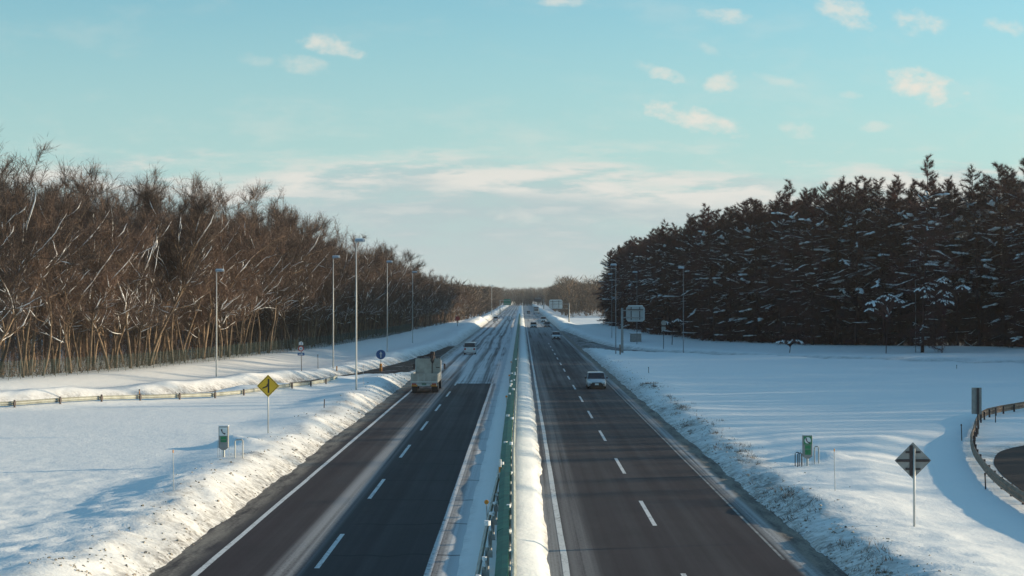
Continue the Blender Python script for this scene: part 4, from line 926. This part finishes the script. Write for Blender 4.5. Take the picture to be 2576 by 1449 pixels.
# far woods along the road and across its end
def front_line(P, depth, n, hfun):
    out = []; segs = list(zip(P[:-1], P[1:])); ls = [math.hypot(b[0] - a[0], b[1] - a[1]) for a, b in segs]
    for _ in range(n):
        i = rng.choice(len(segs), p=np.array(ls) / sum(ls)); a, b = segs[i]; t = rng.random(); off = rng.random() ** 1.3 * depth; l = ls[i]
        x = a[0] + (b[0] - a[0]) * t; y = a[1] + (b[1] - a[1]) * t; tx, ty = (b[0] - a[0]) / l, (b[1] - a[1]) / l
        x, y = x - ty * off, y + tx * off; out.append((x, y, hfun(x, y) * rng.uniform(.82, 1.08), 'far'))
    return out
FL = front_line([(-17.5, 585), (-16, 800), (-17, 1300), (-20, 1850)], 60, 900, lambda x, y: lerp(y, [560, 700, 900, 1300, 1900], [12, 12.5, 13, 15, 17]))
FR = front_line([(24, 1850), (20, 1300), (17, 900), (18.5, 740)], 60, 900, lambda x, y: lerp(y, [700, 800, 1000, 1400, 1900], [15.5, 17, 15, 15, 17]))
FE = front_line([(160, 1830), (-160, 1850)], 60, 800, lambda x, y: 17.0)
FR = [(x, y, h * (1.0 if x < 60 else 1.15), k) for x, y, h, k in FR]
merged('far_wood', FL + FE, M_FAR, 'hazy brown far-off wood on the left and across the road end', 'wood')
merged('far_wood', FR, mat('far_wood_right', (0.145, 0.100, 0.070), 0.9, var=0.3, vscale=0.15), 'hazy brown rounded far wood right of the road', 'wood')

# undergrowth at the foot of the woods
def undergrowth(name, edge, d0, d1, n, hmax, m, label, y0, y1, flip):
    rg = np.random.default_rng(17); V = []; P = []
    segs = list(zip(edge[:-1], edge[1:])); ls = np.array([math.hypot(b[0] - a[0], b[1] - a[1]) for a, b in segs])
    k = rg.choice(len(segs), n, p=ls / ls.sum()); t = rg.random(n); off = d0 + (d1 - d0) * rg.random(n) ** 1.2
    A = np.array([s[0] for s in segs], float)[k]; B = np.array([s[1] for s in segs], float)[k]; T = (B - A) / np.linalg.norm(B - A, axis=1)[:, None]
    XY = A + (B - A) * t[:, None] + np.stack([-T[:, 1], T[:, 0]], 1) * (off * flip)[:, None]
    ok = (XY[:, 1] > y0) & (XY[:, 1] < y1) & (np.abs(XY[:, 0] / np.maximum(XY[:, 1], 1)) < .29); XY = XY[ok]; off = off[ok]; n = len(XY)
    Z = ground_z(XY[:, 0], XY[:, 1])[0] - .1
    D = np.stack([rg.normal(size=n) * .28, rg.normal(size=n) * .28, np.ones(n)], 1); D /= np.linalg.norm(D, axis=1)[:, None]
    hh = rg.uniform(.25, 1, n) ** 1.5 * hmax * np.clip((off - d0 + 1) / 5, .25, 1)
    P = np.stack([XY[:, 0], XY[:, 1], Z], 1)
    V1 = tris_mesh('', P, D, hh, rg.uniform(.03, .07, n), None, rg)
    idx = rg.integers(0, n, n * 3); P2 = P[idx] + D[idx] * (hh[idx] * rg.uniform(.2, .95, len(idx)))[:, None]; D2 = D[idx] + rg.normal(size=(len(idx), 3)) * .7; D2 /= np.linalg.norm(D2, axis=1)[:, None]
    V2 = tris_mesh('', P2, D2, rg.uniform(.3, 1.0, len(idx)), np.full(len(idx), .04), None, rg)
    stuff(link(name, np_mesh(name, np.concatenate([V1, V2]), MB(), m)), label, 'undergrowth')
undergrowth('undergrowth', LEDGE, .0, 45, 22000, 4.2, M_TWIG, 'bare brown saplings and brush at the foot of the left wood', 100, 600, 1)
undergrowth('undergrowth', REDGE, -1.0, 40, 16000, 5.0, M_CTWIG, 'dark brush at the foot of the right wood', 200, 520, -1)
# dry grass poking through the right bank
rg = np.random.default_rng(23); nc = 420
cy = 52 + 120 * rg.random(nc) ** 1.3; cx = 10.9 + rg.normal(size=nc) * .7; ck = fbm(cx * .5, cy * .12, 51) + .5 * fbm(cx * 1.5, cy * .6, 72) > .0; cx, cy = cx[ck], cy[ck]; nc = len(cx)
per = rg.integers(8, 46, nc); gi = np.repeat(np.arange(nc), per); n = len(gi); sz = rg.uniform(.08, .32, nc)[gi]
gxv = cx[gi] + rg.normal(size=n) * sz; gyv = cy[gi] + rg.normal(size=n) * sz * 1.6; bend = rg.normal(size=(nc, 2)) * .5
zz = ground_z(gxv, gyv)[0] - .03; D = norm(np.concatenate([rg.normal(size=(n, 2)) * .45 + bend[gi], np.ones((n, 1))], 1))
stuff(link('roadside_grass', np_mesh('roadside_grass', tris_mesh('', np.stack([gxv, gyv, zz], 1), D, rg.uniform(.06, .30, n), rg.uniform(.012, .03, n), None, rg), MB(), M_GRASS)), 'dry brown grass poking through the dirty right snow bank', 'grass')

# young trees bowed down by snow before the right wood, and low brush
def snowy_bush(u, v, h, lumps, label, seed):
    x, y, z = place(u, v); rg = np.random.default_rng(seed); t = thing('snowy_bush', label, 'bush', (x, y, z - .1), 0, 'snow-laden bushes')
    st = MB(); sn = MB(); TP = []
    stem = grow(rg, (0, 0, -.2), (rg.normal() * .05, rg.normal() * .05, 1), h * .95, 6, .02, .05); st.tube([tuple(p) for p in stem], [.07, .065, .06, .05, .04, .03, .015], 5, False)
    for (cx_, cz_, rx_, rz_) in lumps:
        b0, _ = along(stem, min(.95, max(.1, cz_ / h - .12)))
        for k in range(int(16 * rx_ + 6)):
            a = rg.uniform(0, 6.283); rr = math.sqrt(rg.random()); zz_ = math.sqrt(max(0, 1 - rr * rr))
            e = np.array([cx_ + rx_ * rr * math.cos(a), rx_ * .8 * rr * math.sin(a), cz_ + rz_ * (zz_ - .5) * rg.uniform(.4, 1.0)])
            pts = [b0 + (e - b0) * w + np.array([0, 0, .35 * rx_ * math.sin(w * math.pi)]) + rg.normal(size=3) * .05 for w in (0, .3, .6, .85, 1)]
            st.tube([tuple(p) for p in pts], [.03, .025, .02, .015, .006], 3, False)
            d = norm(np.array([[math.cos(a), math.sin(a), -.35 - .4 * rr]]))[0]; L = rg.uniform(.25, .7); wd = rg.uniform(.06, .17)
            sn.tube([tuple(e + d * L * (w - .5) + rg.normal(size=3) * .03 + np.array([0, 0, .05])) for w in (0, .3, .6, .85, 1)], [wd * .4, wd * 1.1, wd * rg.uniform(.6, 1.2), wd * .6, .01], 6, True, .6)
            b_, dd = along_v(pts, rg.uniform(.4, 1, 26)); TP.append(np.concatenate([b_, norm(dd * .5 + rg.normal(size=(26, 3)) * .7)], 1))
    TP = np.concatenate(TP)
    link('twigs', np_mesh('twigs', tris_mesh('', TP[:, :3], TP[:, 3:], rg.uniform(.2, .6, len(TP)), np.full(len(TP), .035), None, rg), st, M_CTWIG), t)
    sn.build('snow', M_TSNOW, t, True)['kind'] = 'stuff'
snowy_bush(2368, 888, 10.8, [(.2, 10.0, 1.0, 1.6), (.3, 8.4, 1.2, 1.4), (.1, 7.2, 1.7, 1.1), (2.9, 9.3, 1.1, .9), (-2.4, 9.0, 1.4, .9), (-2.0, 8.0, 1.0, .6)], 'young tree heaped with snow before the right wood, right of the lamp', 1)
snowy_bush(2228, 889, 8.4, [(.2, 7.9, 1.5, 1.1), (-1.6, 7.1, 1.3, .8), (1.5, 7.4, 1.2, .7), (-2.0, 6.2, 1.1, .5)], 'young tree bowed by snow before the right wood, left of the lamp', 2)
snowy_bush(1985, 887, 2.2, [(-1.0, 1.5, 1.0, .5), (.7, 1.6, 1.2, .5)], 'low arching snowy brush at the foot of the right wood', 3)
snowy_bush(1690, 866, 4.6, [(-.9, 3.6, .9, .5), (.9, 4.0, .8, .5)], 'arched snowy branches beside the small sign post', 4)

# small dirty crumbs of ploughed snow along the road edges
rg = np.random.default_rng(41); n = 2400; side = rg.random(n) < .6
oy = 52 + 190 * rg.random(n) ** 1.5; off_ = np.abs(rg.normal(size=n)) * 1.3 + .25
ox = np.where(side, XL - off_ - .1, XR + off_ + .15); oz = ground_z(ox, oy)[0]; sz = .014 + .04 * rg.random(n) ** 2.2
cb = np.array([(-1, -1, -.6), (1, -1, -.6), (1, 1, -.6), (-1, 1, -.6), (-.6, -.7, .7), (.7, -.6, .6), (.6, .7, .8), (-.7, .6, .6)], float); fq = [(0, 3, 2, 1), (4, 5, 6, 7), (0, 1, 5, 4), (1, 2, 6, 5), (2, 3, 7, 6), (3, 0, 4, 7)]
mb = MB()
for i in range(n):
    a_ = rg.random() * 6.283; ca, sa = math.cos(a_), math.sin(a_); q = (cb + rg.normal(size=(8, 3)) * .22) * sz[i]
    mb.add([(ox[i] + p[0] * ca - p[1] * sa, oy[i] + p[0] * sa + p[1] * ca, max(oz[i], 0) + p[2] - sz[i] * .1) for p in q], fq)
stuff(mb.build('snow_clods', mat('grey_clods', (0.30, 0.27, 0.23), 0.9, var=0.6, vscale=1.5)), 'small grey crumbs of dirty ploughed snow along both road edges', 'snow')

# ------------------------------------------------------------------ winter haze
hz = MB().box(-4200, 4200, -700, 4700, -1.6, 42).build('haze', M_SNOW); hz.data.materials.clear()
hm = bpy.data.materials.new('haze_air'); hm.use_nodes = True; hm.node_tree.nodes.clear()
pv_ = hm.node_tree.nodes.new('ShaderNodeVolumePrincipled'); pv_.inputs['Density'].default_value = 0.00009; pv_.inputs['Color'].default_value = (.93, .94, .95, 1); pv_.inputs['Anisotropy'].default_value = 0.2
ho = hm.node_tree.nodes.new('ShaderNodeOutputMaterial'); hm.node_tree.links.new(pv_.outputs[0], ho.inputs['Volume']); hz.data.materials.append(hm)
hz['kind'] = 'stuff'; hz['label'] = 'thin pale winter haze over the whole road'; hz['category'] = 'haze'
